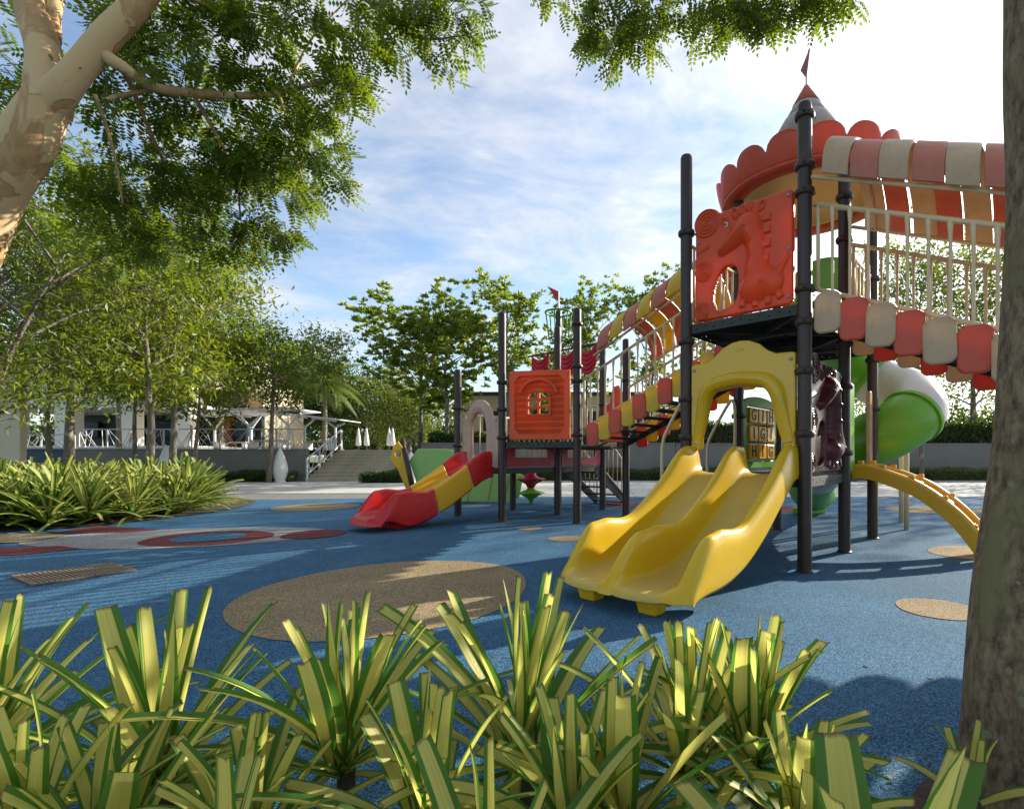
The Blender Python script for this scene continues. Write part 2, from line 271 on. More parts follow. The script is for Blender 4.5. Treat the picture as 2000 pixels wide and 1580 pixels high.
# ------------------------------------------------------------------ object helpers
ORG = {}
def prop(o, label=None, cat=None, group=None, kind=None):
    if label: o['label'] = label
    if cat: o['category'] = cat
    if group: o['group'] = group
    if kind: o['kind'] = kind
    return o
def thing(name, loc, label=None, cat=None, group=None, kind=None):
    o = bpy.data.objects.new(name, None); o.empty_display_size = .2; COL.objects.link(o); o.location = loc; ORG[o.name] = np.array(loc, float)
    return prop(o, label, cat, group, kind)
def place(o, org, parent):
    COL.objects.link(o); org = np.array(org, float); ORG[o.name] = org
    if parent is not None:
        o.parent = parent; o.location = org - ORG[parent.name]
    else: o.location = org
    return o
def mk(name, V, Fc, mat, parent=None, smooth=False, origin=None, bevel=0, solid=0, sub=0, var=None, uv=None):
    V = np.asarray(V, float)
    org = np.array(origin, float) if origin is not None else np.array([(V[:, 0].min()+V[:, 0].max())/2, (V[:, 1].min()+V[:, 1].max())/2, V[:, 2].min()])
    me = bpy.data.meshes.new(name)
    if isinstance(Fc, np.ndarray):
        k = Fc.shape[1]; nf = len(Fc); me.vertices.add(len(V)); me.vertices.foreach_set('co', (V-org).astype(np.float32).ravel())
        me.loops.add(nf*k); me.loops.foreach_set('vertex_index', Fc.astype(np.int32).ravel()); me.polygons.add(nf)
        me.polygons.foreach_set('loop_start', np.arange(0, nf*k, k, dtype=np.int32)); me.update(calc_edges=True)
    else: me.from_pydata((V-org).tolist(), [], Fc)
    if var is not None:
        at = me.attributes.new('var', 'FLOAT', 'POINT'); at.data.foreach_set('value', np.asarray(var, np.float32))
    if uv is not None:
        ul = me.uv_layers.new(name='UVMap'); li = np.zeros(len(me.loops), np.int32); me.loops.foreach_get('vertex_index', li)
        ul.data.foreach_set('uv', np.asarray(uv, np.float32)[li].ravel())
    if smooth: me.polygons.foreach_set('use_smooth', np.ones(len(me.polygons), bool))
    me.validate(); me.update()
    if mat is not None: me.materials.append(mat)
    o = bpy.data.objects.new(name, me); place(o, org, parent)
    if bevel: b = o.modifiers.new('bevel', 'BEVEL'); b.width = bevel; b.segments = 2; b.limit_method = 'ANGLE'; b.angle_limit = R(40)
    if solid: b = o.modifiers.new('solid', 'SOLIDIFY'); b.thickness = solid; b.offset = 0
    if sub: b = o.modifiers.new('sub', 'SUBSURF'); b.levels = sub; b.render_levels = sub
    return o
def dup(o, delta, parent='same', mat=None):
    """copy of one object moved by delta (world metres)"""
    c = o.copy(); COL.objects.link(c); ORG[c.name] = ORG[o.name] + np.array(delta, float); c.location = Vector(o.location) + Vector(delta)
    if parent != 'same':
        c.parent = parent; c.location = ORG[c.name] - (ORG[parent.name] if parent is not None else 0)
    return c
class MB:
    def __init__(s): s.V = []; s.F = []
    def add(s, V, Fc):
        b = len(s.V); s.V += [tuple(map(float, v)) for v in V]; s.F += [tuple(i+b for i in f) for f in Fc]; return s
    def box(s, x0, x1, y0, y1, z0, z1):
        V = [(x, y, z) for z in (z0, z1) for y in (y0, y1) for x in (x0, x1)]
        return s.add(V, [(0, 2, 3, 1), (4, 5, 7, 6), (0, 1, 5, 4), (2, 6, 7, 3), (0, 4, 6, 2), (1, 3, 7, 5)])
    def pbox(s, O, a, b, c):
        O, a, b, c = [np.array(q, float) for q in (O, a, b, c)]
        V = [O+i*a+j*b+k*c for k in (0, 1) for j in (0, 1) for i in (0, 1)]
        return s.add(V, [(0, 2, 3, 1), (4, 5, 7, 6), (0, 1, 5, 4), (2, 6, 7, 3), (0, 4, 6, 2), (1, 3, 7, 5)])
    def bar(s, p, q, w, h, up=(0, 0, 1)):
        p, q = np.array(p, float), np.array(q, float); d = q-p; d /= np.linalg.norm(d); up = np.array(up, float)
        sd = np.cross(d, up); 
        if np.linalg.norm(sd) < 1e-6: sd = np.array([1., 0, 0])
        sd /= np.linalg.norm(sd); u2 = np.cross(sd, d)
        return s.pbox(p-sd*w/2-u2*h/2, q-p, sd*w, u2*h)
    def tube(s, P, r, n=8, cap=True):
        P = np.array(P, float); m = len(P); r = np.broadcast_to(np.array(r, float), (m,))
        T = np.gradient(P, axis=0); T /= np.linalg.norm(T, axis=1)[:, None]+1e-12
        up = np.array([0, 0, 1.]) if abs(T[0, 2]) < .9 else np.array([1., 0, 0]); a = np.cross(T[0], up); a /= np.linalg.norm(a)
        b0 = len(s.V)
        for i in range(m):
            a = a-T[i]*np.dot(a, T[i]); a /= np.linalg.norm(a); c = np.cross(T[i], a)
            for j in range(n):
                t = 2*math.pi*j/n; s.V.append(tuple(P[i]+r[i]*(math.cos(t)*a+math.sin(t)*c)))
        for i in range(m-1):
            for j in range(n):
                s.F.append((b0+i*n+j, b0+i*n+(j+1) % n, b0+(i+1)*n+(j+1) % n, b0+(i+1)*n+j))
        if cap: s.F.append(tuple(b0+j for j in range(n))[::-1]); s.F.append(tuple(b0+(m-1)*n+j for j in range(n)))
        return s
    def lathe(s, c, prof, n=20):
        b0 = len(s.V); c = np.array(c, float)
        for (r, z) in prof:
            for j in range(n):
                t = 2*math.pi*j/n; s.V.append((c[0]+r*math.cos(t), c[1]+r*math.sin(t), c[2]+z))
        for i in range(len(prof)-1):
            for j in range(n): s.F.append((b0+i*n+j, b0+i*n+(j+1) % n, b0+(i+1)*n+(j+1) % n, b0+(i+1)*n+j))
        return s
    def build(s, name, mat, parent=None, **k): return mk(name, s.V, s.F, mat, parent, **k)
def spline(P, n):
    """Catmull-Rom through points"""
    P = np.array(P, float); Q = np.vstack([2*P[0]-P[1], P, 2*P[-1]-P[-2]]); out = []
    t = np.linspace(0, len(P)-1-1e-9, n)
    for x in t:
        i = int(x); f = x-i; p0, p1, p2, p3 = Q[i:i+4]
        out.append(.5*((2*p1)+(-p0+p2)*f+(2*p0-5*p1+4*p2-p3)*f*f+(-p0+3*p1-3*p2+p3)*f**3))
    return np.array(out)
def plate(name, loops, thick, O, ex, ey, mat, parent=None, bevel=.008, res=2):
    """flat outline (with holes) cut from sheet of given thickness, rounded edges; ex/ey span the sheet"""
    cu = bpy.data.curves.new('outline', 'CURVE'); cu.dimensions = '2D'; cu.fill_mode = 'BOTH'; cu.extrude = max(.0005, thick/2-bevel); cu.bevel_depth = bevel; cu.bevel_resolution = res; cu.offset = -bevel
    for lp in loops:
        sp = cu.splines.new('POLY'); sp.points.add(len(lp)-1); sp.use_cyclic_u = True
        for i, (x, y) in enumerate(lp): sp.points[i].co = (x, y, 0, 1)
    ob = bpy.data.objects.new('outline', cu); me = bpy.data.meshes.new_from_object(ob)
    n = len(me.vertices); co = np.zeros(n*3, np.float32); me.vertices.foreach_get('co', co); co = co.reshape(-1, 3).astype(float)
    ex, ey, O = np.array(ex, float), np.array(ey, float), np.array(O, float); en = np.cross(ex, ey)
    V = O+co[:, :1]*ex+co[:, 1:2]*ey+co[:, 2:]*en
    Fc = [tuple(p.vertices) for p in me.polygons]
    bpy.data.objects.remove(ob); bpy.data.curves.remove(cu); bpy.data.meshes.remove(me)
    o = mk(name, V, Fc, mat, parent, smooth=True)
    e = o.modifiers.new('split', 'EDGE_SPLIT'); e.split_angle = R(38)
    return o
def rrect(x0, x1, y0, y1, r, n=5):
    P = []
    for cx, cy, a in ((x1-r, y1-r, 0), (x0+r, y1-r, 90), (x0+r, y0+r, 180), (x1-r, y0+r, 270)):
        for i in range(n+1): t = R(a+90*i/n); P.append((cx+r*math.cos(t), cy+r*math.sin(t)))
    return P
def circ(cx, cy, r, n=12): return [(cx+r*math.cos(2*math.pi*i/n), cy+r*math.sin(2*math.pi*i/n)) for i in range(n)]
def hfield(name, x0, x1, y0, y1, nx, ny, func, thick, O, ex, ey, mat, parent=None):
    """moulded relief panel: front surface height over an (x,y) grid, masked outline and holes, side walls and back"""
    xs = np.linspace(x0, x1, nx); ys = np.linspace(y0, y1, ny); X, Y = np.meshgrid(xs, ys); Hh, mask = func(X, Y)
    ex, ey, O = np.array(ex, float), np.array(ey, float), np.array(O, float); en = np.cross(ex, ey)
    Fr = O+X[..., None]*ex+Y[..., None]*ey+Hh[..., None]*en; Bk = O+X[..., None]*ex+Y[..., None]*ey-thick*en
    idx = np.arange(nx*ny).reshape(ny, nx); c = mask[:-1, :-1] & mask[1:, :-1] & mask[:-1, 1:] & mask[1:, 1:]
    q = np.stack([idx[:-1, :-1], idx[:-1, 1:], idx[1:, 1:], idx[1:, :-1]], -1)[c]
    n = nx*ny; faces = [q, q[:, ::-1]+n]
    e = np.concatenate([q[:, [0, 1]], q[:, [1, 2]], q[:, [2, 3]], q[:, [3, 0]]]); key = np.minimum(e[:, 0], e[:, 1])*n+np.maximum(e[:, 0], e[:, 1])
    u, inv, cnt = np.unique(key, return_inverse=True, return_counts=True); be = e[cnt[inv] == 1]
    faces.append(np.stack([be[:, 1], be[:, 0], be[:, 0]+n, be[:, 1]+n], -1)+2*n)
    V = np.concatenate([Fr.reshape(-1, 3), Bk.reshape(-1, 3), Fr.reshape(-1, 3), Bk.reshape(-1, 3)]); Fc = np.concatenate(faces)
    used = np.unique(Fc); re = np.full(len(V), -1); re[used] = np.arange(len(used))
    return mk(name, V[used], re[Fc], mat, parent, smooth=True)
def sstep(a, b, x): t = np.clip((x-a)/(b-a), 0, 1); return t*t*(3-2*t)
def seg_d(X, Y, a, b, ra, rb):
    ax, ay = a; bx, by = b; dx, dy = bx-ax, by-ay; t = np.clip(((X-ax)*dx+(Y-ay)*dy)/(dx*dx+dy*dy+1e-9), 0, 1)
    return np.hypot(X-ax-t*dx, Y-ay-t*dy)-(ra+(rb-ra)*t)
def inpoly(X, Y, P):
    ins = np.zeros(X.shape, bool); n = len(P)
    for i in range(n):
        (x1, y1), (x2, y2) = P[i], P[(i+1) % n]
        c = ((y1 > Y) != (y2 > Y)) & (X < (x2-x1)*(Y-y1)/(y2-y1+1e-12)+x1); ins ^= c
    return ins
def poly_d(X, Y, P):
    d = np.full(X.shape, 9.)
    for i in range(len(P)): d = np.minimum(d, seg_d(X, Y, P[i], P[(i+1) % len(P)], 0, 0))
    return np.where(inpoly(X, Y, P), -d, d)
def at(px, py, Y): return np.array([(px-CX)/FPX*Y, Y, EYE-(py-CY)/FPX*Y])     # photo pixel at depth Y -> place in the world
def gnd(px, py): Y = FPX*EYE/(py-CY); return np.array([(px-CX)/FPX*Y, Y, 0])

# ------------------------------------------------------------------ ground
def sheet(name, P, z, mat, kind='structure', parent=None):
    return prop(mk(name, [(x, y, z) for x, y in P], [tuple(range(len(P)))], mat, parent), kind=kind)
prop(mk('ground', [(-900, -300, -.03), (900, -300, -.03), (900, 1500, -.03), (-900, 1500, -.03)], [(0, 1, 2, 3)], M['lawn']), kind='structure')
def smooth_loop(P, n=80):
    P = np.array(list(P)+[P[0]], float); Q = np.hstack([P, np.zeros((len(P), 1))]); return [(a, b) for a, b, c in spline(Q, n)[:-1]]
rub = prop(mk('playground_surface', [(-16, -4, 0), (24, -4, 0), (24, 12.7, 0), (10, 12.6, 0), (0, 12.55, 0), (-5, 12.5, 0), (-7.6, 12.0, 0), (-16, 12.0, 0)], [tuple(range(8))], M['blue']), kind='structure')
def disc(name, c, rx, ry, mat, z, rot=0, n=56):
    P = []
    for i in range(n):
        t = 2*math.pi*i/n; w = 1+.012*math.sin(3*t+c[0])+.008*math.sin(5*t+c[1]); x, y = rx*w*math.cos(t), ry*w*math.sin(t)
        P.append((c[0]+x*math.cos(rot)-y*math.sin(rot), c[1]+x*math.sin(rot)+y*math.cos(rot)))
    o = sheet(name, P, z, mat, kind=None, parent=rub); return o
disc('tan_spot', (-1.60, 3.86), 1.02, 1.08, M['tan'], .004)
disc('tan_spot', (2.23, 3.38), .255, .245, M['tan'], .004)
disc('tan_spot', (-5.75, 10.2), .78, .8, M['tan'], .004)
disc('tan_spot', (-1.03, 7.13), .17, .17, M['tan'], .004)
disc('tan_spot', (-.44, 6.25), .24, .2, M['tan'], .004)
disc('grey_spot', (-2.6, 10.4), .3, .3, M['grey'], .004)
disc('maroon_spot', (3.45, 9.75), .62, .6, M['maroon'], .004)
disc('maroon_spot', (.45, 10.6), .5, .5, M['maroon'], .004)
disc('tan_spot', (4.0, 5.3), .55, .45, M['tan'], .004)
disc('tan_spot', (6.3, 9.6), .9, .7, M['tan'], .004)
# the rocket drawn in the rubber
rk = smooth_loop([(-3.40, 6.6), (-4.0, 7.12), (-5.0, 7.28), (-6.0, 7.05), (-6.9, 6.55), (-6.85, 5.95), (-6.0, 5.62), (-5.0, 5.58), (-4.1, 5.9)], 90)
sheet('rocket_body', rk, .004, M['grey'], None, rub)
disc('rocket_nose', (-3.75, 6.6), .36, .40, M['maroon'], .008, 0)
disc('rocket_window', (-4.88, 6.3), .70, .60, M['maroon'], .008)
disc('rocket_window_glass', (-4.90, 6.32), .40, .36, M['blue'], .012)
sheet('rocket_fin', [(-7.25, 7.35), (-6.4, 7.1), (-6.1, 7.0), (-6.35, 6.72), (-7.3, 6.65)], .008, M['maroon'], None, rub)
sheet('rocket_fin', [(-6.9, 5.55), (-6.1, 5.72), (-5.7, 5.55), (-6.0, 5.2), (-7.2, 4.9)], .008, M['maroon'], None, rub)
sheet('rocket_flame', smooth_loop([(-6.85, 6.5), (-6.8, 6.0), (-7.4, 5.85), (-8.4, 6.0), (-8.3, 6.5), (-7.5, 6.65)], 40), .012, M['tan'], None, rub)
# paved plaza of large slabs
pl = prop(mk('plaza_pavement', [(-20, 12.1, -.012), (34, 12.1, -.012), (34, 23, -.012), (-20, 23, -.012)], [(0, 1, 2, 3)], M['joint']), kind='structure')
slab = None; w_, d_ = 2.4, 1.22
for j in range(8):
    for i in range(19):
        x = -16+i*w_+(j % 2)*1.2; y = 12.75+j*d_
        if j == 0 and x < -6.2: continue
        if abs(x-0) > 24: continue
        if slab is None: slab = MB().box(x+.008, x+w_-.008, y+.008, y+d_-.008, -.05, .004).build('paving_slab', M['paver'], pl, bevel=.004); s0 = (x, y)
        else: dup(slab, (x-s0[0], y-s0[1], 0))
# planting beds (soil)
bedf = sheet('foreground_bed', smooth_loop([(-4, 1.33), (-2, 1.44), (-1, 1.43), (0, 1.40), (.7, 1.34), (1.1, 1.62), (1.9, 1.6), (2.6, 1.0), (2, -.9), (-4, -1.2)], 90), .014, M['soil'])
bed_poly = smooth_loop([(-8.5, 6.65), (-7.55, 7.15), (-7.2, 8.1), (-7.05, 9.3), (-7.35, 10.6), (-8.4, 11.9), (-12, 13.2), (-18, 14), (-18, 8), (-12, 6.5)], 90)
bedl = sheet('left_bed', bed_poly, .014, M['soil'])
# drain grate
def grate():
    c = [np.array([-4.96, 4.26]), np.array([-4.63, 4.79]), np.array([-4.17, 4.53]), np.array([-4.45, 3.96])]
    t = thing('drain_grate', (-4.55, 4.38, 0), 'rusty metal drain grate with fine slats set in the blue rubber', 'grate')
    a = c[3]-c[0]; b = c[1]-c[0]; a3 = np.array([*a, 0]); b3 = np.array([*b, 0]); O = np.array([*c[0], .004]); zu = np.array([0, 0, .014])
    m = MB(); k = .03
    m.pbox(O, a3, b3*k, zu).pbox(O+b3*(1-k), a3, b3*k, zu).pbox(O+b3*k, a3*k, b3*(1-2*k), zu).pbox(O+b3*k+a3*(1-k), a3*k, b3*(1-2*k), zu)
    m.build('frame', M['grate'], t); MB().pbox(O+zu*.05, a3, b3, zu*.1).build('sump', M['dark'], t)
    n = 20; s0 = None
    for i in range(n):
        f = k+(1-2*k)*(i+.25)/n
        if s0 is None: s0 = MB().pbox(O+b3*f+a3*k, a3*(1-2*k), b3*.026, zu*.85).build('slat', M['grate'], t); f0 = f
        else: dup(s0, b3*(f-f0))
grate()

# ------------------------------------------------------------------ the play structure
TH = R(49.394); U = np.array([math.cos(TH), math.sin(TH), 0]); Vv = np.array([-math.sin(TH), math.cos(TH), 0]); ZU = np.array([0, 0, 1.])
SIDE = 1.2
def g(a, b, z=0.): return np.array([1.77, 4.468, 0])+a*U+b*Vv+np.array([0, 0, z])
Np, R1, R2 = g(0, 0), g(SIDE, 0), g(2*SIDE, 0)
Lp, Qp, Pp = g(0, SIDE), g(SIDE, SIDE), g(2*SIDE, SIDE)
Cp = Qp+2.1181*SIDE*Vv-.1335*SIDE*U; Fp = Cp+SIDE*U
def rotz(v, a): c, s = math.cos(a), math.sin(a); return np.array([c*v[0]-s*v[1], s*v[0]+c*v[1], v[2]])
Bp = Cp-SIDE*rotz(U, -math.pi/3); Dp = Bp+SIDE*U; Ep = Bp+2*SIDE*U; Ap = Bp+SIDE*Vv; Gp = Dp+SIDE*Vv; Kp = Ep+SIDE*Vv
PS = thing('play_structure', (1.0, 6.5, 0), 'large multicoloured playground structure with slides, bridges and a pink castle roof', 'playground')
PR = .061; LOW, MIDZ, TOP = .83, 1.24, 2.36
clamp0 = None
def post(p, h, rings=(), r=PR):
    m = MB().lathe((p[0], p[1], 0), [(r+.012, 0), (r+.012, .012), (r, .02)]+[(r, h-.05), (r*.97, h-.03), (r*.85, h-.012), (r*.55, h-.002), (.001, h)], 20)
    o = m.build('post', M['post'], PS, smooth=True); e = o.modifiers.new('split', 'EDGE_SPLIT'); e.split_angle = R(50)
    global clamp0
    for z in rings:
        if clamp0 is None:
            pr = [(PR, -.03), (PR+.012, -.03), (PR+.021, -.022), (PR+.026, 0), (PR+.021, .022), (PR+.012, .03), (PR, .03)]
            m = MB().lathe((p[0], p[1], z), pr, 20)
            for s in (0, 2.2): 
                q = np.array([p[0], p[1], z])+(PR+.02)*np.array([math.cos(-2.0+s), math.sin(-2.0+s), 0]); m.tube([q, q*1.0+.022*np.array([math.cos(-2.0+s), math.sin(-2.0+s), 0])], .011, 6)
            clamp0 = m.build('clamp_ring', M['post'], PS, smooth=True, origin=(p[0], p[1], z))
        else: dup(clamp0, np.array([p[0], p[1], z])-ORG[clamp0.name])
    return o
post(Np, 4.12, (4.0, 3.56, 3.33, 2.48, 2.19, 1.76, 1.21)); post(Lp, 4.12, (3.31, 2.19, 1.6, 1.21))
post(R1, 4.18, (3.75, 3.3, 2.5, 2.2, 1.75, 1.05)); post(R2, 4.18, (3.2, 2.6, 2.2, 1.6)); post(Qp, 4.18, (3.3, 2.2, 1.5)); post(Pp, 4.18, (3.3, 2.2))
post(Ap, 2.50, (1.83, 1.2)); post(Bp, 3.255, (2.16, 1.74, 1.3)); post(Cp, 3.255, (3.01, 2.37, 2.15, 1.335)); post(Dp, 3.265, (2.2,)); post(Ep, 3.30, (3.19, 2.0))
post(Fp, 3.0, (2.3, 1.4)); post(Gp, 1.35); post(Kp, 4.03, (2.75,))

# decks ---------------------------------------------------------------
def deck(corners, z, holes=True):
    """perforated steel deck: top plate, punched edge strips and cross braces below"""
    C = [np.array([c[0], c[1], 0]) for c in corners]; n = len(C); cen = sum(C)/n
    V = [tuple(c*[1, 1, 0]+np.array([0, 0, z])) for c in C]+[tuple(c*[1, 1, 0]+np.array([0, 0, z-.012])) for c in C]
    top = mk('deck', V, [tuple(range(n)), tuple(range(n, 2*n))[::-1]]+[(i, (i+1) % n, n+(i+1) % n, n+i)[::-1] for i in range(n)], M['deck'], PS)
    m = MB()
    for i in range(n):
        p, q = C[i], C[(i+1) % n]; d = (q-p)/np.linalg.norm(q-p); nrm = np.array([d[1], -d[0], 0]); 
        if np.dot(nrm, (p+q)/2-cen) < 0: nrm = -nrm
        ln = np.linalg.norm(q-p)-2*PR-.006; lo = [rrect(0, ln, 0, .088, .006, 2)]
        if holes:
            k = 11
            for j in range(k):
                x = ln*(j+.7)/(k+.4); lo.append(circ(x, .055 if j % 2 else .034, .0085, 8)); 
        ex = d; ey = ZU
        if np.dot(np.cross(ex, ey), nrm) < 0: pass
        plate('deck_edge', lo, .006, p+d*(PR+.003)+nrm*.0+np.array([0, 0, z-.092]), ex, ey, M['fascia'], PS, bevel=.001, res=1)
        m.bar(p*.93+cen*.07+np.array([0, 0, z-.05]), cen+np.array([0, 0, z-.05]), .03, .05)
    m.bar((C[0]+C[1])/2*.96+cen*.04+np.array([0, 0, z-.085]), (C[2]+C[3])/2*.96+cen*.04+np.array([0, 0, z-.085]), .04, .04)
    m.build('deck_brace', M['fascia'], PS)
    return top
deck([Np, R1, Qp, Lp], TOP); deck([R1, R2, Pp, Qp], TOP); deck([Np, R1, Qp, Lp], LOW); deck([R1, R2, Pp, Qp], LOW)
deck([Bp, Cp, Fp, Ep], MIDZ); deck([Ap, Bp, Dp, Gp], LOW); deck([Gp, Dp, Ep, Kp], LOW)

# moulded dinosaur panel -----------------------------------------------
def px2l(x, y):
    """zoomed photo pixel of the dinosaur panel -> metres on the panel"""
    yb = 1140-(x-225)*.179; yt = 356-(x-225)*.2745; return ((x-225)/725*1.0, (yb-y)/(yb-yt)*1.04)
HOLE = [px2l(*p) for p in [(375, 960), (383, 880), (418, 785), (460, 728), (510, 708), (550, 728), (565, 800), (562, 880), (552, 950), (520, 1000), (470, 1030), (415, 1048), (385, 1020)]]
HOLE = smooth_loop(HOLE, 40)
def dino(X, Y):
    base = np.maximum(np.abs(X-.5)-.5+.05, 0); basey = np.maximum(np.abs(Y-.52)-.52+.05, 0); dr = np.hypot(base, basey)-.05
    sp = [((.138, .969), .148), ((.103, .495), .108), ((.083, .097), .092)]
    dc = np.minimum.reduce([np.hypot(X-c[0], Y-c[1])-r for c, r in sp]); outer = np.minimum(dr, dc); dh = poly_d(X, Y, HOLE)
    mask = (outer < 0) & (dh > 0); ed = np.minimum(-outer, dh)
    h = np.zeros(X.shape)
    for c, r in sp:                                   # concentric spiral discs
        d = np.hypot(X-c[0], Y-c[1]); ring = .012+.010*np.cos(d/r*2*math.pi*4.5); h = np.where(d < r, np.maximum(h, ring*sstep(0, .015, r-d)), h)
    def puff(ch, amp, p=.6):
        nonlocal h
        d = np.minimum.reduce([seg_d(X, Y, px2l(*a[:2]), px2l(*b[:2]), a[2]/725., b[2]/725.) for a, b in ch]); rr = max(max(a[2], b[2]) for a, b in ch)/725.
        t = np.clip(-d/rr, 0, 1); h = np.maximum(h, amp*np.power(1-(1-t)**2, p))
    head = [(452, 598, 40), (520, 540, 58), (580, 470, 76), (640, 420, 96), (690, 520, 70), (700, 640, 66), (700, 740, 84), (735, 840, 118), (690, 880, 110)]
    puff(list(zip(head[:-1], head[1:])), .115, .75)
    puff([((800, 850, 92), (735, 850, 118))], .08); puff([((845, 790, 34), (885, 720, 20)), ((885, 720, 20), (925, 660, 9)), ((900, 690, 9), (915, 640, 7))], .03)
    def block(x, y, w, hh, a=.03, rot=0):
        nonlocal h
        cx, cy = px2l(x, y); w, hh = w/725., hh/725.; c, s = math.cos(rot), math.sin(rot); lx = (X-cx)*c+(Y-cy)*s; ly = -(X-cx)*s+(Y-cy)*c
        d = np.maximum(np.abs(lx)-w/2, np.abs(ly)-hh/2); h = np.maximum(h, a*sstep(0, .012, -d))
    for x, y in ((775, 365), (776, 455), (776, 560), (766, 668)): block(x, y, 62, 58)
    for x, y, r in ((605, 1000, -.15), (695, 1000, 0), (785, 982, .12), (862, 942, .5)): block(x, y, 50, 58, .03, r)
    for x, y, r in ((742, 272, -.5), (660, 262, -.35), (600, 290, -.1), (545, 318, .2), (470, 376, .7)):
        cx, cy = px2l(x, y); c, s = math.cos(r), math.sin(r); lx = (X-cx)*c+(Y-cy)*s; ly = -(X-cx)*s+(Y-cy)*c
        d = np.abs(np.hypot(lx/.033, ly/.058)-.8)*.03; h = np.maximum(h, .024*sstep(.012, 0, d))
    for x, y in ((650, 435), (690, 530), (690, 655), (665, 775), (765, 850), (640, 865)):
        cx, cy = px2l(x, y); d = np.hypot(X-cx, Y-cy); h = h+.014*sstep(.03, 0, d)
    cx, cy = px2l(520, 435); h = h+.012*sstep(.034, .0, np.hypot(X-cx, Y-cy))
    d = seg_d(X, Y, px2l(245, 620), px2l(340, 560), .006, .016); h = np.maximum(h, .014*sstep(.01, -.01, d))
    h = h+.010*sstep(.035, 0, dh)*sstep(0, .012, dh)                 # rolled edge round the hole
    h = h-.020*sstep(.022, 0, ed)**2
    return h, mask
def panel_frame(p, q, z):
    """frame with x from post p to post q, outward normal = ex x z"""
    d = (q-p)/np.linalg.norm(q-p); return p+np.array([0, 0, z]), d
O_, d_ = panel_frame(Lp, Np, 2.375)
dp = hfield('dinosaur_panel', -.02, 1.02, -.01, 1.13, 150, 165, dino, .045, O_+d_*.10+.0*U, d_, ZU, M['orange'], PS)
dp['label'] = 'orange moulded panel with a long-necked dinosaur in relief'
def eye(O, d, par):
    n = np.cross(d, ZU); c = px2l(520, 435); p = O+d*c[0]+ZU*c[1]+n*.118
    m = MB(); 
    for (rr, off, mt, nm) in ((.019, 0, 'eye', 'eye'), (.011, .009, 'letter', 'pupil')):
        m = MB(); 
        for i in range(5):
            a = math.pi/2*i/4
            for j in range(12):
                t = 2*math.pi*j/12; m.V.append(tuple(p+n*(off+rr*.6*math.sin(a))+(d*math.cos(t)+ZU*math.sin(t)*1.25)*rr*math.cos(a)))
        for i in range(4):
            for j in range(12): m.F.append((i*12+j, i*12+(j+1) % 12, (i+1)*12+(j+1) % 12, (i+1)*12+j))
        m.build(nm, M[mt], par, smooth=True)
eye(O_+d_*.10, d_, dp)
O_, d_ = panel_frame(Np, R1, .855)
pp = hfield('animal_panel', -.02, 1.02, -.01, 1.13, 150, 165, dino, .045, O_+d_*.10, d_, ZU, M['purple'], PS); pp['label'] = 'glossy dark maroon moulded animal panel'
eye(O_+d_*.10, d_, pp)

# orange house-window panel on the left tower ---------------------------
def winpanel(X, Y):
    w, hgt = .98, 1.08
    dr = np.hypot(np.maximum(np.abs(X-w/2)-w/2+.03, 0), np.maximum(np.abs(Y-hgt/2)-hgt/2+.03, 0))-.03
    fx = lambda p: (p-472)/500*w; fy = lambda p: (1410-p)/570*hgt
    din = np.maximum(np.maximum(np.abs(X-w/2)-.40, np.abs(Y-hgt/2)-.455), (np.abs(X-w/2)+np.abs(Y-hgt/2)-.775)*.707)
    ph = np.mod(Y/ .0955, 1.0); ship = -.046+.056*ph*(1-sstep(.86, 1.0, ph))
    h = np.where(din < 0, ship*sstep(0, .012, -din), 0)
    cxw = fx(718)
    fo = np.maximum(np.abs(X-cxw)-.205, np.maximum(fy(1212)-Y, Y-fy(1080))); arc = np.hypot(X-cxw, (Y-fy(1085))*1.12)-.205
    frame = np.minimum(fo, np.where(Y > fy(1085), arc, 9)); h = np.where(frame < 0, np.maximum(h, .020*sstep(0, .012, -frame)), h)
    holes = np.zeros(X.shape, bool); hd = np.full(X.shape, 9.)
    for x0, x1 in ((636, 705), (728, 800)):
        for y0, y1 in ((1194, 1150), (1132, 1090), (1070, 1022)):
            d = np.hypot(np.maximum(np.abs(X-fx((x0+x1)/2))-(fx(x1)-fx(x0))/2+.012, 0), np.maximum(np.abs(Y-fy((y0+y1)/2))-(fy(y1)-fy(y0))/2+.012, 0))-.012
            if y0 == 1070: d = np.maximum(d, np.hypot(X-cxw, (Y-fy(1085))*1.12)-.170)
            hd = np.minimum(hd, d)
    h = np.where(hd < .02, h-.012*sstep(.02, 0, hd), h)
    R0 = np.hypot((X-cxw)/.335, (Y-fy(1040))/.265); tr = np.abs(R0-.86)-.11; band = (tr < 0) & (Y > fy(1030)); h = np.where(band, np.maximum(h, .040*sstep(0, .06, -tr)), h)
    ed = np.minimum(-dr, hd); h = h-.015*sstep(.02, 0, -dr)**2
    return h, (dr < 0) & (hd > 0)
O_, d_ = panel_frame(Bp, Cp, 1.26)
wp = hfield('window_panel', 0, .98, 0, 1.08, 165, 180, winpanel, .04, O_+d_*.11, d_, ZU, M['window'], PS); wp['label'] = 'orange clapboard panel with small arched six-pane window'
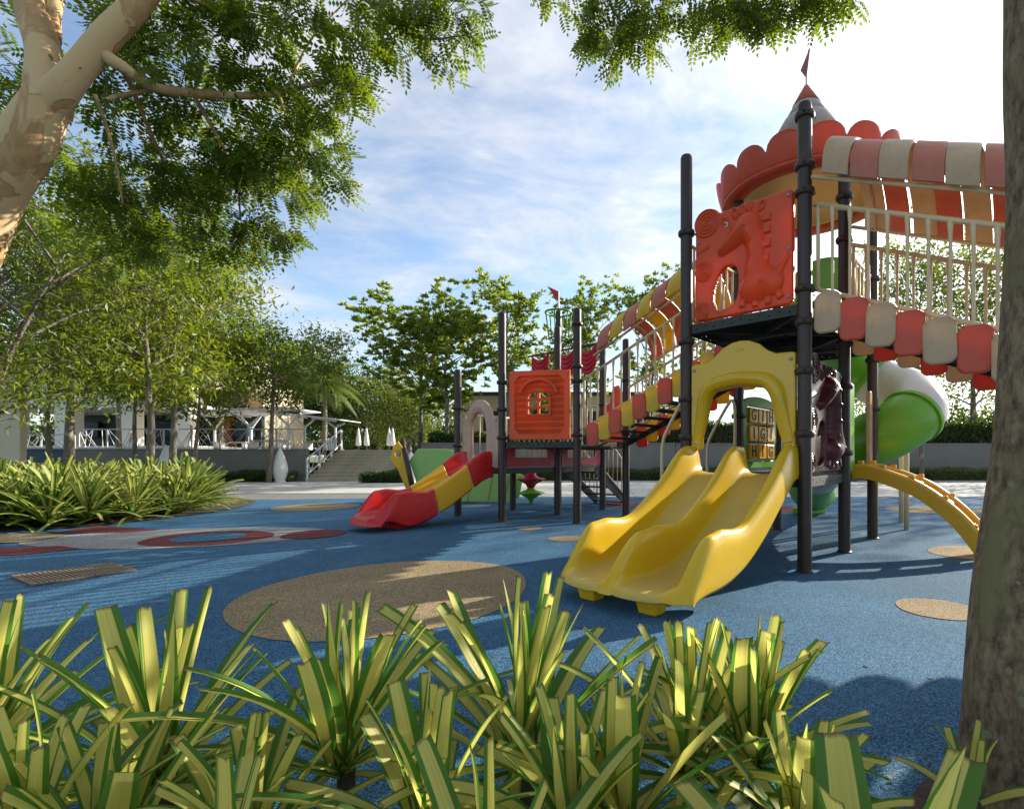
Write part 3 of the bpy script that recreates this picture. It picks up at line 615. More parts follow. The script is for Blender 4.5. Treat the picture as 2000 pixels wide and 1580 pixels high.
# pale arch panel over the red slide
def archpanel(X, Y):
    w = .98; hgt = .82
    dr = np.maximum(np.abs(X-w/2)-w/2, Y-hgt); cap = np.hypot(X-w/2, (Y-.74)*1.0)-.36; outer = np.minimum(dr, cap)
    hole = np.maximum(np.abs(X-w/2)-.20, -(Y+.1)); hole = np.where(Y > .60, np.hypot(X-w/2, (Y-.60)*.72)-.20, hole)
    mask = (outer < 0) & (hole > 0) & (Y > 0)
    h = .045*np.clip(1-np.abs(hole-.075)/.075, 0, 1)**.6+.02*np.clip(1-np.abs(hole-.19)/.05, 0, 1)**.6
    h = h-.02*sstep(.025, 0, np.minimum(-outer, hole))**2
    return h, mask
O_, d_ = panel_frame(Ap, Bp, .84)
ap = hfield('arch_panel', -.0, .98, 0, 1.12, 110, 125, archpanel, .04, O_+d_*.11, d_, ZU, M['pink'], PS); ap['label'] = 'pale pink arched entrance panel above the red slide'
# magenta filler panels with openings, between low and middle decks
for p, q in ((Bp, Dp), (Dp, Ep)):
    O_, d_ = panel_frame(p, q, .845); plate('filler_panel', [rrect(.08, 1.12, 0, .30, .02), rrect(.24, .96, .15, .285, .015)], .03, O_, d_, ZU, M['magenta2'], PS, .006)
# red panel on the far side of the half-hexagon
O_, d_ = panel_frame(Fp, Ep, 1.26)
plate('side_panel', [rrect(.09, 1.11, 0, .72, .04)[:6]+[(.75, .72), (.6, 1.0), (.35, 1.0)]+rrect(.09, 1.11, 0, .72, .04)[6:], circ(.42, .45, .12, 16), circ(.75, .45, .12, 16)], .04, O_, d_, ZU, M['rtile'], PS, .008)
# curtain rail with swags on the far corner, ring crown and flag
rod_z = 3.19; ra = Ep+np.array([0, 0, rod_z]); rb = Kp+.95*Vv+np.array([0, 0, rod_z])
MB().tube([ra, rb], .022, 10).build('curtain_rail', M['post'], PS, smooth=True)
def swag(X, Y):
    w = .56; lx = np.abs(X-w/2)/(w/2); top = -.10*np.cos(lx*math.pi/2)**1.5-.02; bot = -.58*np.sqrt(np.clip(1-(lx*.96)**2.2, 0, 1)); top = np.where(lx > .8, .03, top)
    ph = (Y+.12*(1-lx**2)*1.9); h = .028*np.abs(np.sin(ph*34))*sstep(1.02, .85, lx)
    return h, (Y < top) & (Y > bot) & (lx < 1)
for s in (.10, .68, 1.46):
    o = hfield('curtain_swag', 0, .56, -.6, .04, 70, 78, swag, .02, ra+Vv*(s+.56)+np.array([0, 0, 0])-U*.02, -Vv, ZU, M['magenta'], PS)
cz = 3.86; m = MB()
tor = [(Kp[0]+.27*math.cos(t), Kp[1]+.27*math.sin(t), cz+.12) for t in np.linspace(0, 2*math.pi, 25)]; m.tube(tor, .022, 8, False)
tor2 = [(Kp[0]+.20*math.cos(t), Kp[1]+.20*math.sin(t), cz-.42) for t in np.linspace(0, 2*math.pi, 25)]; m.tube(tor2, .018, 8, False)
for k in range(6):
    t = k*math.pi/3+.3; m.tube([(Kp[0]+.27*math.cos(t), Kp[1]+.27*math.sin(t), cz+.12), (Kp[0]+.20*math.cos(t), Kp[1]+.20*math.sin(t), cz-.42)], .015, 6)
    m.tube([(Kp[0]+.20*math.cos(t), Kp[1]+.20*math.sin(t), cz-.42), (Kp[0], Kp[1], cz-.46)], .013, 6)
m.build('crow_nest', M['dgreen'], PS, smooth=True)
fx = np.array([Kp[0], Kp[1], 0]); MB().tube([fx+[0, 0, 4.0], fx+[0, 0, 4.42]], .012, 8).build('flag_pole', M['gmetal'], PS)
plate('flag', [[(0, 0), (0, -.22), (-.26, .14)]], .012, fx+[0, 0, 4.42], (.96, -.28, 0), ZU, M['magenta'], PS, .003)

# castle roof ------------------------------------------------------------
rc = g(1.5*SIDE, .5*SIDE); RZ = 4.13
def castle():
    n = 192; ks = 16; crown = MB(); rows = 8
    for i in range(n):
        t = 2*math.pi*i/n; ph = (t*ks/(2*math.pi)) % 1.0; x = abs(ph-.5)*2; hump = .10+.20*math.sqrt(max(0, 1-(x*.97)**2.4))
        for j in range(rows+1):
            f = j/rows; z = RZ+hump*f; r = .975+.085*f*hump/.3+.012*math.sin(f*math.pi); crown.V.append((rc[0]+r*math.cos(t), rc[1]+r*math.sin(t), z))
    for i in range(n):
        for j in range(rows): a = i*(rows+1)+j; b = ((i+1) % n)*(rows+1)+j; crown.F.append((a, b, b+1, a+1))
    roof = crown.build('castle_roof', M['rtile'], PS, smooth=True, solid=.035); roof['label'] = 'scalloped coral castle roof rim with grey cone and flag'
    MB().lathe((rc[0], rc[1], RZ), [(.80, .05), (.79, .0), (.80, -.03), (.84, -.045), (.95, -.045), (.995, -.03), (1.0, 0), (.99, .03), (.95, .05), (.80, .05)], 96).build('roof_flange', M['rtile'], roof, smooth=True)
    ap_ = 5.55; rb_ = .80; hh = ap_-RZ
    def cone(z0, z1, name, mt, off=0, inner=False):
        f0 = 1-(z0-RZ)/hh; f1 = 1-(z1-RZ)/hh; pr = [(rb_*f0+off, z0-RZ), (rb_*f1+off, z1-RZ)]
        if not inner: pr = [(rb_*f0-.02, z0-RZ), (rb_*f0+off, z0-RZ)]+pr[1:]
        MB().lathe((rc[0], rc[1], RZ), pr, 64).build(name, M[mt], roof, smooth=True)
    cone(RZ+.05, 4.75, 'roof_cone', 'conewhite', .012); cone(4.75, 5.12, 'roof_cone', 'conewhite', .022); cone(5.12, 5.30, 'roof_cone', 'conewhite', .012); cone(5.30, ap_, 'roof_tip', 'ptile', .022)
    cone(RZ+.0, 5.2, 'roof_lining', 'cream', -.035, True)
    p = np.array([rc[0], rc[1], 0]); MB().tube([p+[0, 0, ap_-.05], p+[0, 0, ap_+.12]], .010, 8).build('flag_pole', M['gmetal'], roof)
    plate('flag', [[(0, 0), (.0, .40), (-.09, .14)][::-1]], .012, p+[0.005, 0, ap_+.08], (.8, -.6, 0), (.12, 0, 1), M['bflag'], roof, .003)
castle()

# bridges -----------------------------------------------------------------
def bridge(n0, n1, f0, f1, z0, z1, side_m, roof_m, r0, r1, label, flip=0):
    """n0->n1 near side low to high, f0->f1 far side"""
    n0, n1, f0, f1 = [np.array([q[0], q[1], 0]) for q in (n0, n1, f0, f1)]; Ln = np.linalg.norm(n1-n0); dirn = (n1-n0)/Ln; sl = (z1-z0)/Ln
    e = PR+.01; acr = (f0-n0); acr /= np.linalg.norm(acr)
    P = lambda s, c, z=0.: n0+(n1-n0)*(s/Ln)+((f0-n0)*(1-s/Ln)+(f1-n1)*(s/Ln))*c+np.array([0, 0, z0+sl*s+z])
    m = MB()
    for c in (.06, .94): m.bar(P(e, c, -.05), P(Ln-e, c, -.05), .04, .08)
    br = m.build('bridge', M['deck'], PS); br['label'] = label
    nst = 11; t0 = None
    for i in range(nst):                                            # stepped planks
        s = e+(Ln-2*e)*(i+.5)/nst; w = (Ln-2*e)/nst*.92; c0 = P(s, .08); 
        if t0 is None: t0 = MB().pbox(c0-dirn*w/2-ZU*.03, dirn*w, acr*np.linalg.norm(f0-n0)*.84, ZU*.03).build('plank', M['deck'], br, bevel=.004); b0 = c0
        else: dup(t0, c0-b0)
    for c, outw in ((.0, -acr), (1.0, acr)):
        k = .035 if c == 0 else .965
        for z, r in ((.89, .021), (.15, .019)): MB().tube([P(e, k, z), P(Ln-e, k, z)], r, 10).build('rail', M['rail'], br, smooth=True)
        for s in (e+.03, Ln-e-.03): MB().tube([P(s, k, .15), P(s, k, .89)], .017, 8).build('rail_post', M['rail'], br, smooth=True)
        nb = int((Ln-.3)/.135); b0_ = None
        for i in range(nb):
            s = .15+(Ln-.3)*(i+.5)/nb
            if b0_ is None: b0_ = MB().lathe(P(s, k, .15), [(.013, 0), (.0125, .5), (.014, .62), (.021, .70), (.023, .74)], 8).build('baluster', M['rail'], br, smooth=True); p0 = P(s, k, .15)
            else: dup(b0_, P(s, k, .15)-p0)
        nt = int((Ln-.30)/.203); tl = {}
        for i in range(nt):
            s = .21+(Ln-.30)*(i+.5)/nt; w = .232; p = P(s, k, -.22)+outw*(.05 if i % 2 else .066)
            mt = side_m[(i if flip == 0 else nt-1-i) % 2]
            if mt not in tl:
                ex = dirn if np.dot(np.cross(dirn, ZU), outw) > 0 else -dirn
                # slightly domed rounded tile
                def dome(X, Y, w=w):
                    d = np.hypot(np.maximum(np.abs(X)-w/2+.078, 0), np.maximum(np.abs(Y-.18)-.18+.078, 0))-.078; return .022*np.power(np.clip(1-(X/(w*.62))**2, 0, 1), .8)-.016*sstep(.02, 0, -d)**2, d < 0
                tl[mt] = (hfield('side_tile', -w/2, w/2, 0, .36, 32, 56, dome, .018, p, ex, ZU, M[mt], br), p)
            else: dup(tl[mt][0], p-tl[mt][1]+RNG.normal(0, .004, 3)).rotation_euler = tuple(RNG.normal(0, .018, 3))
    # arched roof tiles
    wR = .206; nr = int((r1-r0)/.212); tl = {}; W2 = np.linalg.norm(f0-n0)
    for i in range(nr):
        s = r0+(r1-r0)*(i+.5)/nr; p = P(s, .5, 1.10+(.012 if i % 2 else 0)); mt = roof_m[(i if flip == 0 else nr-1-i) % 2]
        if mt not in tl:
            m = MB(); na = 22
            for th in (0, .028):
                for j in range(na+1):
                    t = math.pi*j/na; off = -acr*(W2/2+.08+th)*math.cos(t)+ZU*(.50+th)*(math.sin(t)**.85)
                    for q in (-.5, .5): m.V.append(tuple(p+off+dirn*wR*q+ZU*sl*wR*q))
            k2 = 2*(na+1)
            for j in range(na):
                a = 2*j; m.F.append((a, a+2, a+3, a+1)); m.F.append((k2+a, k2+a+1, k2+a+3, k2+a+2)); m.F.append((a, k2+a, k2+a+2, a+2)); m.F.append((a+1, a+3, k2+a+3, k2+a+1))
            m.F.append((0, 1, k2+1, k2)); a = 2*na; m.F.append((a, k2+a, k2+a+1, a+1))
            tl[mt] = (m.build('roof_tile', M[mt], br, bevel=.009, smooth=True), p); e_ = tl[mt][0].modifiers.new('split', 'EDGE_SPLIT'); e_.split_angle = R(40)
        else: dup(tl[mt][0], p-tl[mt][1]+RNG.normal(0, .003, 3)).rotation_euler = tuple(RNG.normal(0, .008, 3))
    for s in (r0+.12, r1-.12):                                       # hoops that carry the roof
        pts = [P(s, .5, 1.10)-acr*(W2/2+.03)*math.cos(t)+ZU*.46*math.sin(t)**.85 for t in np.linspace(0, math.pi, 17)]; MB().tube(pts, .018, 8).build('roof_hoop', M['rail'], br, smooth=True)
    for c in (0, 1):
        k = .5+(c-.5)*(W2+.06)/W2
        MB().tube([P(r0-.1, k, 1.10), P(r1+.1, k, 1.10)], .018, 8).build('roof_rail', M['rail'], br, smooth=True)
LB = np.linalg.norm((Qp-Cp)[:2])
bridge(Cp, Qp, Fp, Pp, MIDZ, TOP, ('rtile', 'ytile'), ('ptile', 'ytile'), .44, LB-.02, 'covered ramp bridge with red and yellow tiles')
n0r = Np-2.54*Vv; f0r = R1-2.54*Vv
bridge(n0r, Np, f0r, R1, MIDZ, TOP, ('ctile', 'rtile'), ('ctile', 'ptile'), 0.2, 2.54-.17, 'covered ramp bridge with cream and coral tiles', 1)
post(n0r, 3.2, (2.2, 1.3)); post(f0r, 3.2, (2.2, 1.3)); n1r = n0r-SIDE*Vv; f1r = f0r-SIDE*Vv; post(n1r, 3.2, (2.2,)); post(f1r, 3.2, (2.2,)); deck([n0r, f0r, f1r, n1r], MIDZ)

# slides --------------------------------------------------------------------
def slide(O, dirn, lat, prof, cs, zone, mats, name, label, feet, wallf, nseg=80, rnd=.16):
    """O entry middle on deck edge; dirn downhill; prof (s,z) centre line; cs cross-section (w,h,is_wall); zone splits along s"""
    s_, z_ = zip(*prof); P = spline(np.array([(a, b, 0) for a, b in prof]), nseg); root = None
    def surf(i0, i1, mat, nm, par):
        V = []; Fc = []; wr = []; nc = len(cs)
        T = np.gradient(P, axis=0)
        for i in range(i0, i1+1):
            s, z = P[i, 0], P[i, 1]; tx, tz = T[i, 0], T[i, 1]; l = math.hypot(tx, tz); nx, nz = -tz/l, tx/l
            wf = wallf(s)
            for w, h, kf in cs:
                hh = h*(wf if kf else (1-.75*float(sstep(1.4, 1.9, s)) if h < -.1 else 1))
                s2 = s-rnd*abs(w/cs[0][0])**3.5*float(sstep(1.2, 1.95, s))
                wr.append(0.0 if kf else float(sstep(.03, .005, abs(h))*sstep(.0, .25, s+.02)))
                p = O+dirn*(s2+nx*hh*.55)+lat*w+ZU*(z+nz*hh+ (abs(nx)*hh*.25)); V.append(p)
        for i in range(i1-i0):
            for j in range(nc-1): a = i*nc+j; Fc.append((a, a+nc, a+nc+1, a+1))
        return mk(nm, V, Fc, mat, par, smooth=True, solid=.016, sub=1, var=wr)
    cuts = [0]+[int(np.argmin(np.abs(P[:, 0]-z))) for z in zone]+[nseg-1]
    root = surf(cuts[0], cuts[1], M[mats[0]], name, PS); root['label'] = label
    for k in range(1, len(cuts)-1): surf(cuts[k], cuts[k+1], M[mats[k]], 'slide_section', root)
    for (s, w, hw, hz) in feet:
        c = O+dirn*s+lat*w; m = MB(); V = [c+dirn*a*.07*k+lat*b*hw*k+ZU*z for z, k in ((0.0, .8), (hz, 1.15)) for a, b in ((-1, -1), (1, -1), (1, 1), (-1, 1))]
        m.add(V, [(3, 2, 1, 0), (4, 5, 6, 7), (0, 1, 5, 4), (1, 2, 6, 5), (2, 3, 7, 6), (3, 0, 4, 7)]).build('foot', M[mats[-1]], root, bevel=.012)
    return root
half = [(-.565, -.035, 0), (-.562, .10, 1), (-.556, .19, 1), (-.540, .225, 1), (-.515, .235, 1), (-.490, .225, 1), (-.470, .19, 1), (-.455, .10, 1), (-.435, .03, 0), (-.39, .004, 0), (-.30, 0, 0), (-.18, 0, 0), (-.10, .004, 0), (-.065, .03, 0), (-.05, .10, 1), (-.04, .18, 1), (-.022, .215, 1), (0, .225, 1)]
cs2 = half+[(-w, h, k) for w, h, k in half[:-1][::-1]]
def wf_y(s):
    a = 1.0 if s > .1 else 1.0
    lo = 1.15-.25*sstep(.1, .6, s); lo = lo+.50*sstep(.95, 1.45, s); return float(lo*(1-sstep(1.62, 2.0, s))**.7+.0)
mid = (Lp+Np)/2; dn = -U
slide(mid+dn*.0, dn, Vv, [(-.02, LOW+.012), (.10, LOW+.008), (.24, .775), (.5, .60), (.8, .405), (1.1, .255), (1.35, .185), (1.6, .160), (1.82, .158), (1.94, .152), (1.99, .135), (2.005, .105)],
      cs2, [], ['syellow'], 'slide', 'wide yellow double slide', [(1.84, -.26, .085, .14), (1.84, .26, .085, .14)], wf_y)
h1 = [(-.355, -.17, 0), (-.372, .05, 1), (-.366, .18, 1), (-.350, .215, 1), (-.325, .225, 1), (-.30, .215, 1), (-.285, .18, 1), (-.27, .09, 1), (-.245, .03, 0), (-.20, .004, 0), (-.1, 0, 0), (0, 0, 0)]
cs1 = h1+[(-w, h, k) for w, h, k in h1[:-1][::-1]]
def wf_r(s): return float((1.1-.2*sstep(.1, .5, s)+.55*sstep(1.0, 1.45, s))*(1-sstep(1.62, 1.95, s))**.7)
mid2 = (Ap+Bp)/2
slide(mid2, dn, Vv, [(-.02, LOW+.01), (.10, LOW+.005), (.25, .775), (.5, .62), (.8, .44), (1.1, .29), (1.35, .215), (1.6, .19), (1.82, .185), (1.92, .17), (1.97, .12), (1.98, .08)],
      cs1, [.42, 1.0], ['sred', 'sgold', 'sred'], 'slide', 'red and yellow sectioned slide', [(1.45, 0, .30, .20)], wf_r)
# yellow arch over the double slide
def arch_hood():
    O_, d_ = panel_frame(Lp, Np, .0); w = 1.06
    out = [(.0, 1.93), (.03, 1.945), (.18, 1.95), (.26, 1.99), (.34, 2.06), (.44, 2.105), (.53, 2.115), (.62, 2.105), (.72, 2.06), (.80, 1.99), (.88, 1.95), (1.03, 1.945), (1.06, 1.93), (1.06, 1.10), (1.045, 1.08), (.96, 1.08), (.945, 1.10), (.93, 1.22), (.885, 1.36), (.85, 1.52), (.82, 1.63), (.77, 1.66), (.53, 1.675), (.29, 1.66), (.24, 1.63), (.21, 1.52), (.175, 1.36), (.13, 1.22), (.115, 1.10), (.10, 1.08), (.015, 1.08), (0, 1.10)]
    hood = plate('slide_hood', [out], .055, O_+d_*.07, d_, ZU, M['yellow'], PS, .018, 3); hood['label'] = 'yellow moulded arch over the slide entrance'
    n = np.cross(d_, ZU); path = [(.06, 1.14, .03), (.10, 1.28, .05), (.135, 1.45, .08), (.17, 1.60, .11), (.25, 1.70, .13), (.40, 1.735, .145), (.53, 1.745, .15), (.66, 1.735, .145), (.81, 1.70, .13), (.89, 1.60, .11), (.925, 1.45, .08), (.96, 1.28, .05), (1.0, 1.14, .03)]
    Pm = spline(np.array([(x, z, f) for x, z, f in path]), 50); m = MB(); k = 11
    for i, (x, z, f) in enumerate(Pm):                               # bulging visor swept round the opening
        T = Pm[min(i+1, 49)]-Pm[max(i-1, 0)]; T = T/np.linalg.norm(T[:2]); nx, nz = -T[1], T[0]
        for j in range(k):
            t = math.pi*j/(k-1); wd = .055+.02*f/.15; m.V.append(tuple(O_+d_*(.07+x+nx*wd*math.cos(t))+ZU*(z+nz*wd*math.cos(t))+n*(.012+f*math.sin(t)**.8)))
    for i in range(49):
        for j in range(k-1): a = i*k+j; m.F.append((a, a+1, a+k+1, a+k))
    m.F.append(tuple(range(k))); m.F.append(tuple(range(49*k, 50*k))[::-1])
    m.build('hood_visor', M['yellow'], hood, smooth=True)
    MB().add([tuple(O_+d_*(.60+.03*math.cos(t)*1.2)+ZU*(2.035+.018*math.sin(t))+n*zz) for zz in (.028, .034) for t in np.linspace(0, 2*math.pi, 16, endpoint=False)], [tuple(range(16, 32))]+[(i, (i+1) % 16, 16+(i+1) % 16, 16+i) for i in range(16)]).build('hood_badge', M['gold'], hood)
arch_hood()
# green spelling panel with turning yellow letter blocks
def letters():
    O_, d_ = panel_frame(Qp, Pp, .86); d_ = d_; n = -np.cross(d_, ZU)    # we look at its inner face
    top = [(.09+.0, 0), (1.11, 0), (1.11, .80)]+[(.6+.51*math.cos(t), .80+.12*math.sin(t)) for t in np.linspace(0, math.pi, 13)][1:-1]+[(.09, .80)]
    p = plate('spelling_panel', [top, rrect(.20, 1.00, .10, .78, .02)], .05, O_, d_, ZU, M['dgreen'], PS, .01); p['label'] = 'green frame holding three rows of yellow letter blocks'
    rows = ['HIG', 'IGI', 'GIH']
    for r in range(3):
        zc = .10+.68*(r+.5)/3; MB().tube([O_+d_*.20+ZU*zc, O_+d_*1.0+ZU*zc], .012, 8).build('rod', M['gmetal'], p)
        for c in range(3):
            xc = .20+.80*(c+.5)/3; o = O_+d_*xc+ZU*zc
            blk = plate('letter_block', [rrect(-.118, .118, -.098, .098, .02)], .10, o, d_, ZU, M['gold'], p, .014)
            cu = bpy.data.curves.new('t', 'FONT'); cu.body = rows[r][c]; cu.size = .20; cu.align_x = 'CENTER'; cu.align_y = 'CENTER'; cu.extrude = .002; cu.offset = .006
            ob = bpy.data.objects.new('t', cu); me = bpy.data.meshes.new_from_object(ob); co = np.array([v.co[:] for v in me.vertices])
            fc = [tuple(q.vertices) for q in me.polygons]; bpy.data.objects.remove(ob)
            # the lettering faces the slide side, so it runs the other way along the panel
            Vn = o+co[:, :1]*d_*1.0+co[:, 1:2]*ZU+(-.052-co[:, 2:])*(-n)*-1.0 if False else o+co[:, :1]*d_+co[:, 1:2]*ZU+np.cross(d_, ZU)*(.0525+co[:, 2:])
            mk('letter', Vn, fc, M['letter'], blk)
letters()
# step ladder with handrails on the left of the low deck
def ladder():
    t_ = None
    for i in range(3):
        p = Lp+U*.14+Vv*(.08+.13*i)+ZU*(.62-.2*i)
        if t_ is None: t_ = MB().pbox(p, U*.92, Vv*.16, ZU*.03).build('ladder_tread', M['deck'], PS, bevel=.004); q = p
        else: dup(t_, p-q)
    for a in (.10, 1.10):
        b = Lp+U*a; pts = spline([b+ZU*1.1, b+ZU*1.55, b+Vv*.03+ZU*1.68, b+Vv*.10+ZU*1.62, b+Vv*.30+ZU*1.30, b+Vv*.36+ZU*1.15, b+Vv*.37+ZU*.9, b+Vv*.37], 40)
        MB().tube(pts, .019, 10).build('handrail', M['rail'], PS, smooth=True); MB().tube([b+ZU*LOW, b+ZU*1.12], .019, 10).build('handrail', M['rail'], PS, smooth=True)
ladder()
# barrier of cream bars on edges of the low and upper decks
def barrier(p, q, z, h, n=7, mat='rail'):
    d = (q-p)/np.linalg.norm(q-p); a = p+d*(PR+.02); b = q-d*(PR+.02); m = MB().tube([a+ZU*(z+.08), b+ZU*(z+.08)], .017, 8)
    br = m.build('barrier', M[mat], PS, smooth=True); MB().tube([a+ZU*(z+h), b+ZU*(z+h)], .017, 8).build('rail', M[mat], br, smooth=True); b0 = None
    for i in range(n):
        c = a+(b-a)*(i+.5)/n+ZU*(z+.08)
        if b0 is None: b0 = MB().tube([c, c+ZU*(h-.08)], .012, 8).build('baluster', M[mat], br, smooth=True); c0 = c
        else: dup(b0, c-c0)
barrier(Ep, Kp, LOW, 1.15, 8); barrier(Gp, Kp, LOW, .9, 8); barrier(Ap, Gp, LOW, .9, 7); 
barrier(R1, R2, TOP, .85, 7); barrier(Lp, Qp, TOP, .85, 7)
# green hood where the tube slide leaves the upper deck, green panels on the low deck
O_, d_ = panel_frame(R2, Pp, TOP+.02); arc = [(.08, 0), (1.12, 0), (1.12, .75)]+[(.6+.52*math.cos(t), .75+.48*math.sin(t)) for t in np.linspace(0, math.pi, 19)][1:-1]+[(.08, .75)]
plate('tube_entrance_panel', [arc, circ(.6, .46, .37, 28)], .05, O_, d_, ZU, M['green'], PS, .012)
O_, d_ = panel_frame(R1, R2, LOW+.02)
for x0, x1, mt in ((.085, .30, 'green'), (.98, 1.10, 'ctile')): plate('entry_panel', [rrect(x0, x1, 0, .95, .03), ] + ([rrect(x0+.06, x1-.06, .1, .85, .02)] if mt == 'x' else []), .05, O_, d_, ZU, M[mt], PS, .012)
# spiral tube slide ------------------------------------------------------------
def tube_slide():
    K = [(2.86, 6.66, 2.76), (3.24, 7.12, 2.66), (3.72, 7.60, 2.42), (4.08, 7.52, 2.10), (4.24, 7.06, 1.86), (4.10, 6.66, 1.62), (3.76, 6.54, 1.38), (3.36, 6.78, 1.14), (3.18, 7.30, .92), (3.26, 7.95, .66), (3.52, 8.60, .46), (3.80, 9.10, .40)]
    n = 132; Pm = spline(K, n); r = .345; ts = np.linspace(0, len(K)-1, n)
    cuts = [(0, 2.7, 'green'), (2.7, 5.35, 'white'), (5.35, 7.2, 'green'), (7.2, 8.6, 'white'), (8.6, 11, 'green')]; root = None
    for a, b, mt in cuts:
        i0, i1 = int(np.argmin(np.abs(ts-a))), int(np.argmin(np.abs(ts-b))); sub = Pm[i0:i1+1]; m = MB(); rr = np.full(len(sub), r)
        if a > 8:                                                   # open run-out: lower half pipe
            m2 = MB().tube(sub, rr, 28, False); keep = []; c = {}
            V = np.array(m2.V); cz = np.repeat(sub[:, 2], 28); lim = np.repeat(np.linspace(.40, -.05, len(sub)), 28)
            m.V = m2.V; m.F = [f for f in m2.F if all(V[i, 2]-cz[i] < lim[i] for i in f)]
        else: m.tube(sub, rr, 28, False)
        o = m.build('tube_slide' if root is None else 'tube_section', M[mt], PS if root is None else root, smooth=True, solid=.016)
        if root is None: root = o; o['label'] = 'green and pale grey spiral tube slide'
        if 0 < a < 8:
            q = Pm[i0]; tn = Pm[i0+1]-Pm[i0-1]; tn = tn/np.linalg.norm(tn); MB().tube([q-tn*.03, q-tn*.028, q+tn*.028, q+tn*.03], [r-.002, r+.034, r+.034, r-.002], 36, False).build('flange_ring', M['green'], root, smooth=True).modifiers.new('split', 'EDGE_SPLIT').split_angle = R(40)
    MB().pbox((3.45, 8.75, 0), (.5, .25, 0), (-.12, .24, 0), (0, 0, .12)).build('foot', M['green'], root, bevel=.03)
    for x, y, h in ((4.57, 7.80, 1.75), (4.05, 7.55, 1.6), (4.20, 7.04, 1.45)): MB().tube([(x, y, 0), (x, y, h)], .032, 12).build('support_post', M['rail'], root, smooth=True)
tube_slide()
# curved yellow climber on the right
def climber():
    a0 = (R1+R2)/2; dn = -Vv; root = None
    prof = spline(np.array([(-.02, LOW+.03, 0), (.12, LOW+.045, 0), (.38, .80, 0), (.68, .66, 0), (.98, .40, 0), (1.18, .12, 0), (1.24, 0.0, 0)]), 40)
    for k in (-.27, .27):
        m = MB(); T = np.gradient(prof, axis=0)
        for i in range(40):
            l = math.hypot(T[i, 0], T[i, 1]); nx, nz = -T[i, 1]/l, T[i, 0]/l; c = a0+dn*prof[i, 0]+ZU*prof[i, 1]+U*k
            for w, h in ((-.05, -.10), (.05, -.10), (.055, .035), (.03, .055), (-.03, .055), (-.055, .035)): m.V.append(tuple(c+U*w+dn*nx*h+ZU*nz*h))
        for i in range(39):
            for j in range(6): m.F.append((i*6+j, i*6+(j+1) % 6, (i+1)*6+(j+1) % 6, (i+1)*6+j))
        m.F.append(tuple(range(6))[::-1]); m.F.append(tuple(range(39*6, 240)))
        if root is None: root = m.build('arch_climber', M['gold'], PS, smooth=False, bevel=.008); root['label'] = 'curved yellow climbing ladder'
        else: m.build('side_beam', M['gold'], root, bevel=.008)
    for i in (5, 11, 17, 23, 29, 34):
        c = a0+dn*prof[i, 0]+ZU*(prof[i, 1]+.01); T_ = prof[i+1]-prof[i-1]; T_ = T_/np.hypot(T_[0], T_[1]); MB().pbox(c-U*.24-(dn*T_[0]+ZU*T_[1])*.05-ZU*.03, U*.48, (dn*T_[0]+ZU*T_[1])*.10, ZU*.045).build('rung', M['gold'], root, bevel=.012)
        for k in (-.27, .27):
            MB().pbox(c+U*(k-.025)-dn*.03+ZU*.03, U*.05, dn*.06, ZU*.05).build('grip_block', M['gold'], root, bevel=.01)
climber()
# stair on the far side of the left tower
def tower_stair():
    a0 = (Ep+Kp)/2; m = MB()
    for k in (-.42, .42): m.bar(a0+Vv*k+ZU*(LOW-.08), a0+Vv*k+U*1.0+ZU*.05, .03, .16)
    st = m.build('stair', M['deck'], PS); t0 = None
    for i in range(5):
        p = a0+U*(.06+.19*i)-Vv*.41+ZU*(LOW-.16*(i+1)+.02)
        if t0 is None: t0 = MB().pbox(p, U*.20, Vv*.82, ZU*.025).build('tread', M['deck'], st); q = p
        else: dup(t0, p-q)
    for k in (-.44, .44):
        A = a0+Vv*k; MB().tube([A+U*.05+ZU*(LOW+.80), A+U*1.02+ZU*.75, A+U*1.02+ZU*0], .018, 8).build('handrail', M['rail'], st, smooth=True)
        MB().tube([A+U*.05+ZU*(LOW+.05), A+U*1.02+ZU*.10], .015, 8).build('handrail', M['rail'], st, smooth=True)
        for i in range(7):
            f = .05+.97*(i+.3)/7; zb = LOW+.05-(LOW-.05)*(f-.05)/.97; MB().tube([A+U*f+ZU*zb, A+U*f+ZU*(zb+.72)], .010, 6).build('baluster', M['rail'], st, smooth=True)
tower_stair()

# bolts that fix the panels and slides
bolt0 = None
def bolts(p, q, z, pts, off=.03):
    global bolt0
    d = (q-p)/np.linalg.norm(q-p); n = np.cross(d, ZU)
    for x, y in pts:
        c = p+d*x+ZU*(z+y)+n*off
        if bolt0 is None: bolt0 = MB().lathe((0, 0, 0), [(.017, 0), (.017, .006), (.012, .012), (.001, .013)], 10).build('bolt', M['gmetal'], PS, smooth=True, origin=(0, 0, 0)); o = bolt0
        else: o = bolt0.copy(); COL.objects.link(o); ORG[o.name] = np.zeros(3)
        o.location = c-ORG[PS.name]; o.rotation_euler = Vector(n).to_track_quat('Z', 'Y').to_euler()
bolts(Lp, Np, 2.375, ((.15, .80), (1.06, .98), (1.06, .07), (1.06, .5)), .0); bolts(Np, R1, .855, ((1.06, .98), (1.06, .07), (1.06, .5)), .0)
bolts(Bp, Cp, 1.26, ((.15, .05), (1.05, .05), (.15, 1.03), (1.05, 1.03)), .0); bolts(Lp, Np, 0, ((.11, 1.88), (1.09, 1.88), (.12, 1.15), (1.08, 1.15)), .028); bolts(Ap, Bp, .84, ((.15, .05), (1.05, .05), (.15, .75), (1.05, .75)), .0)
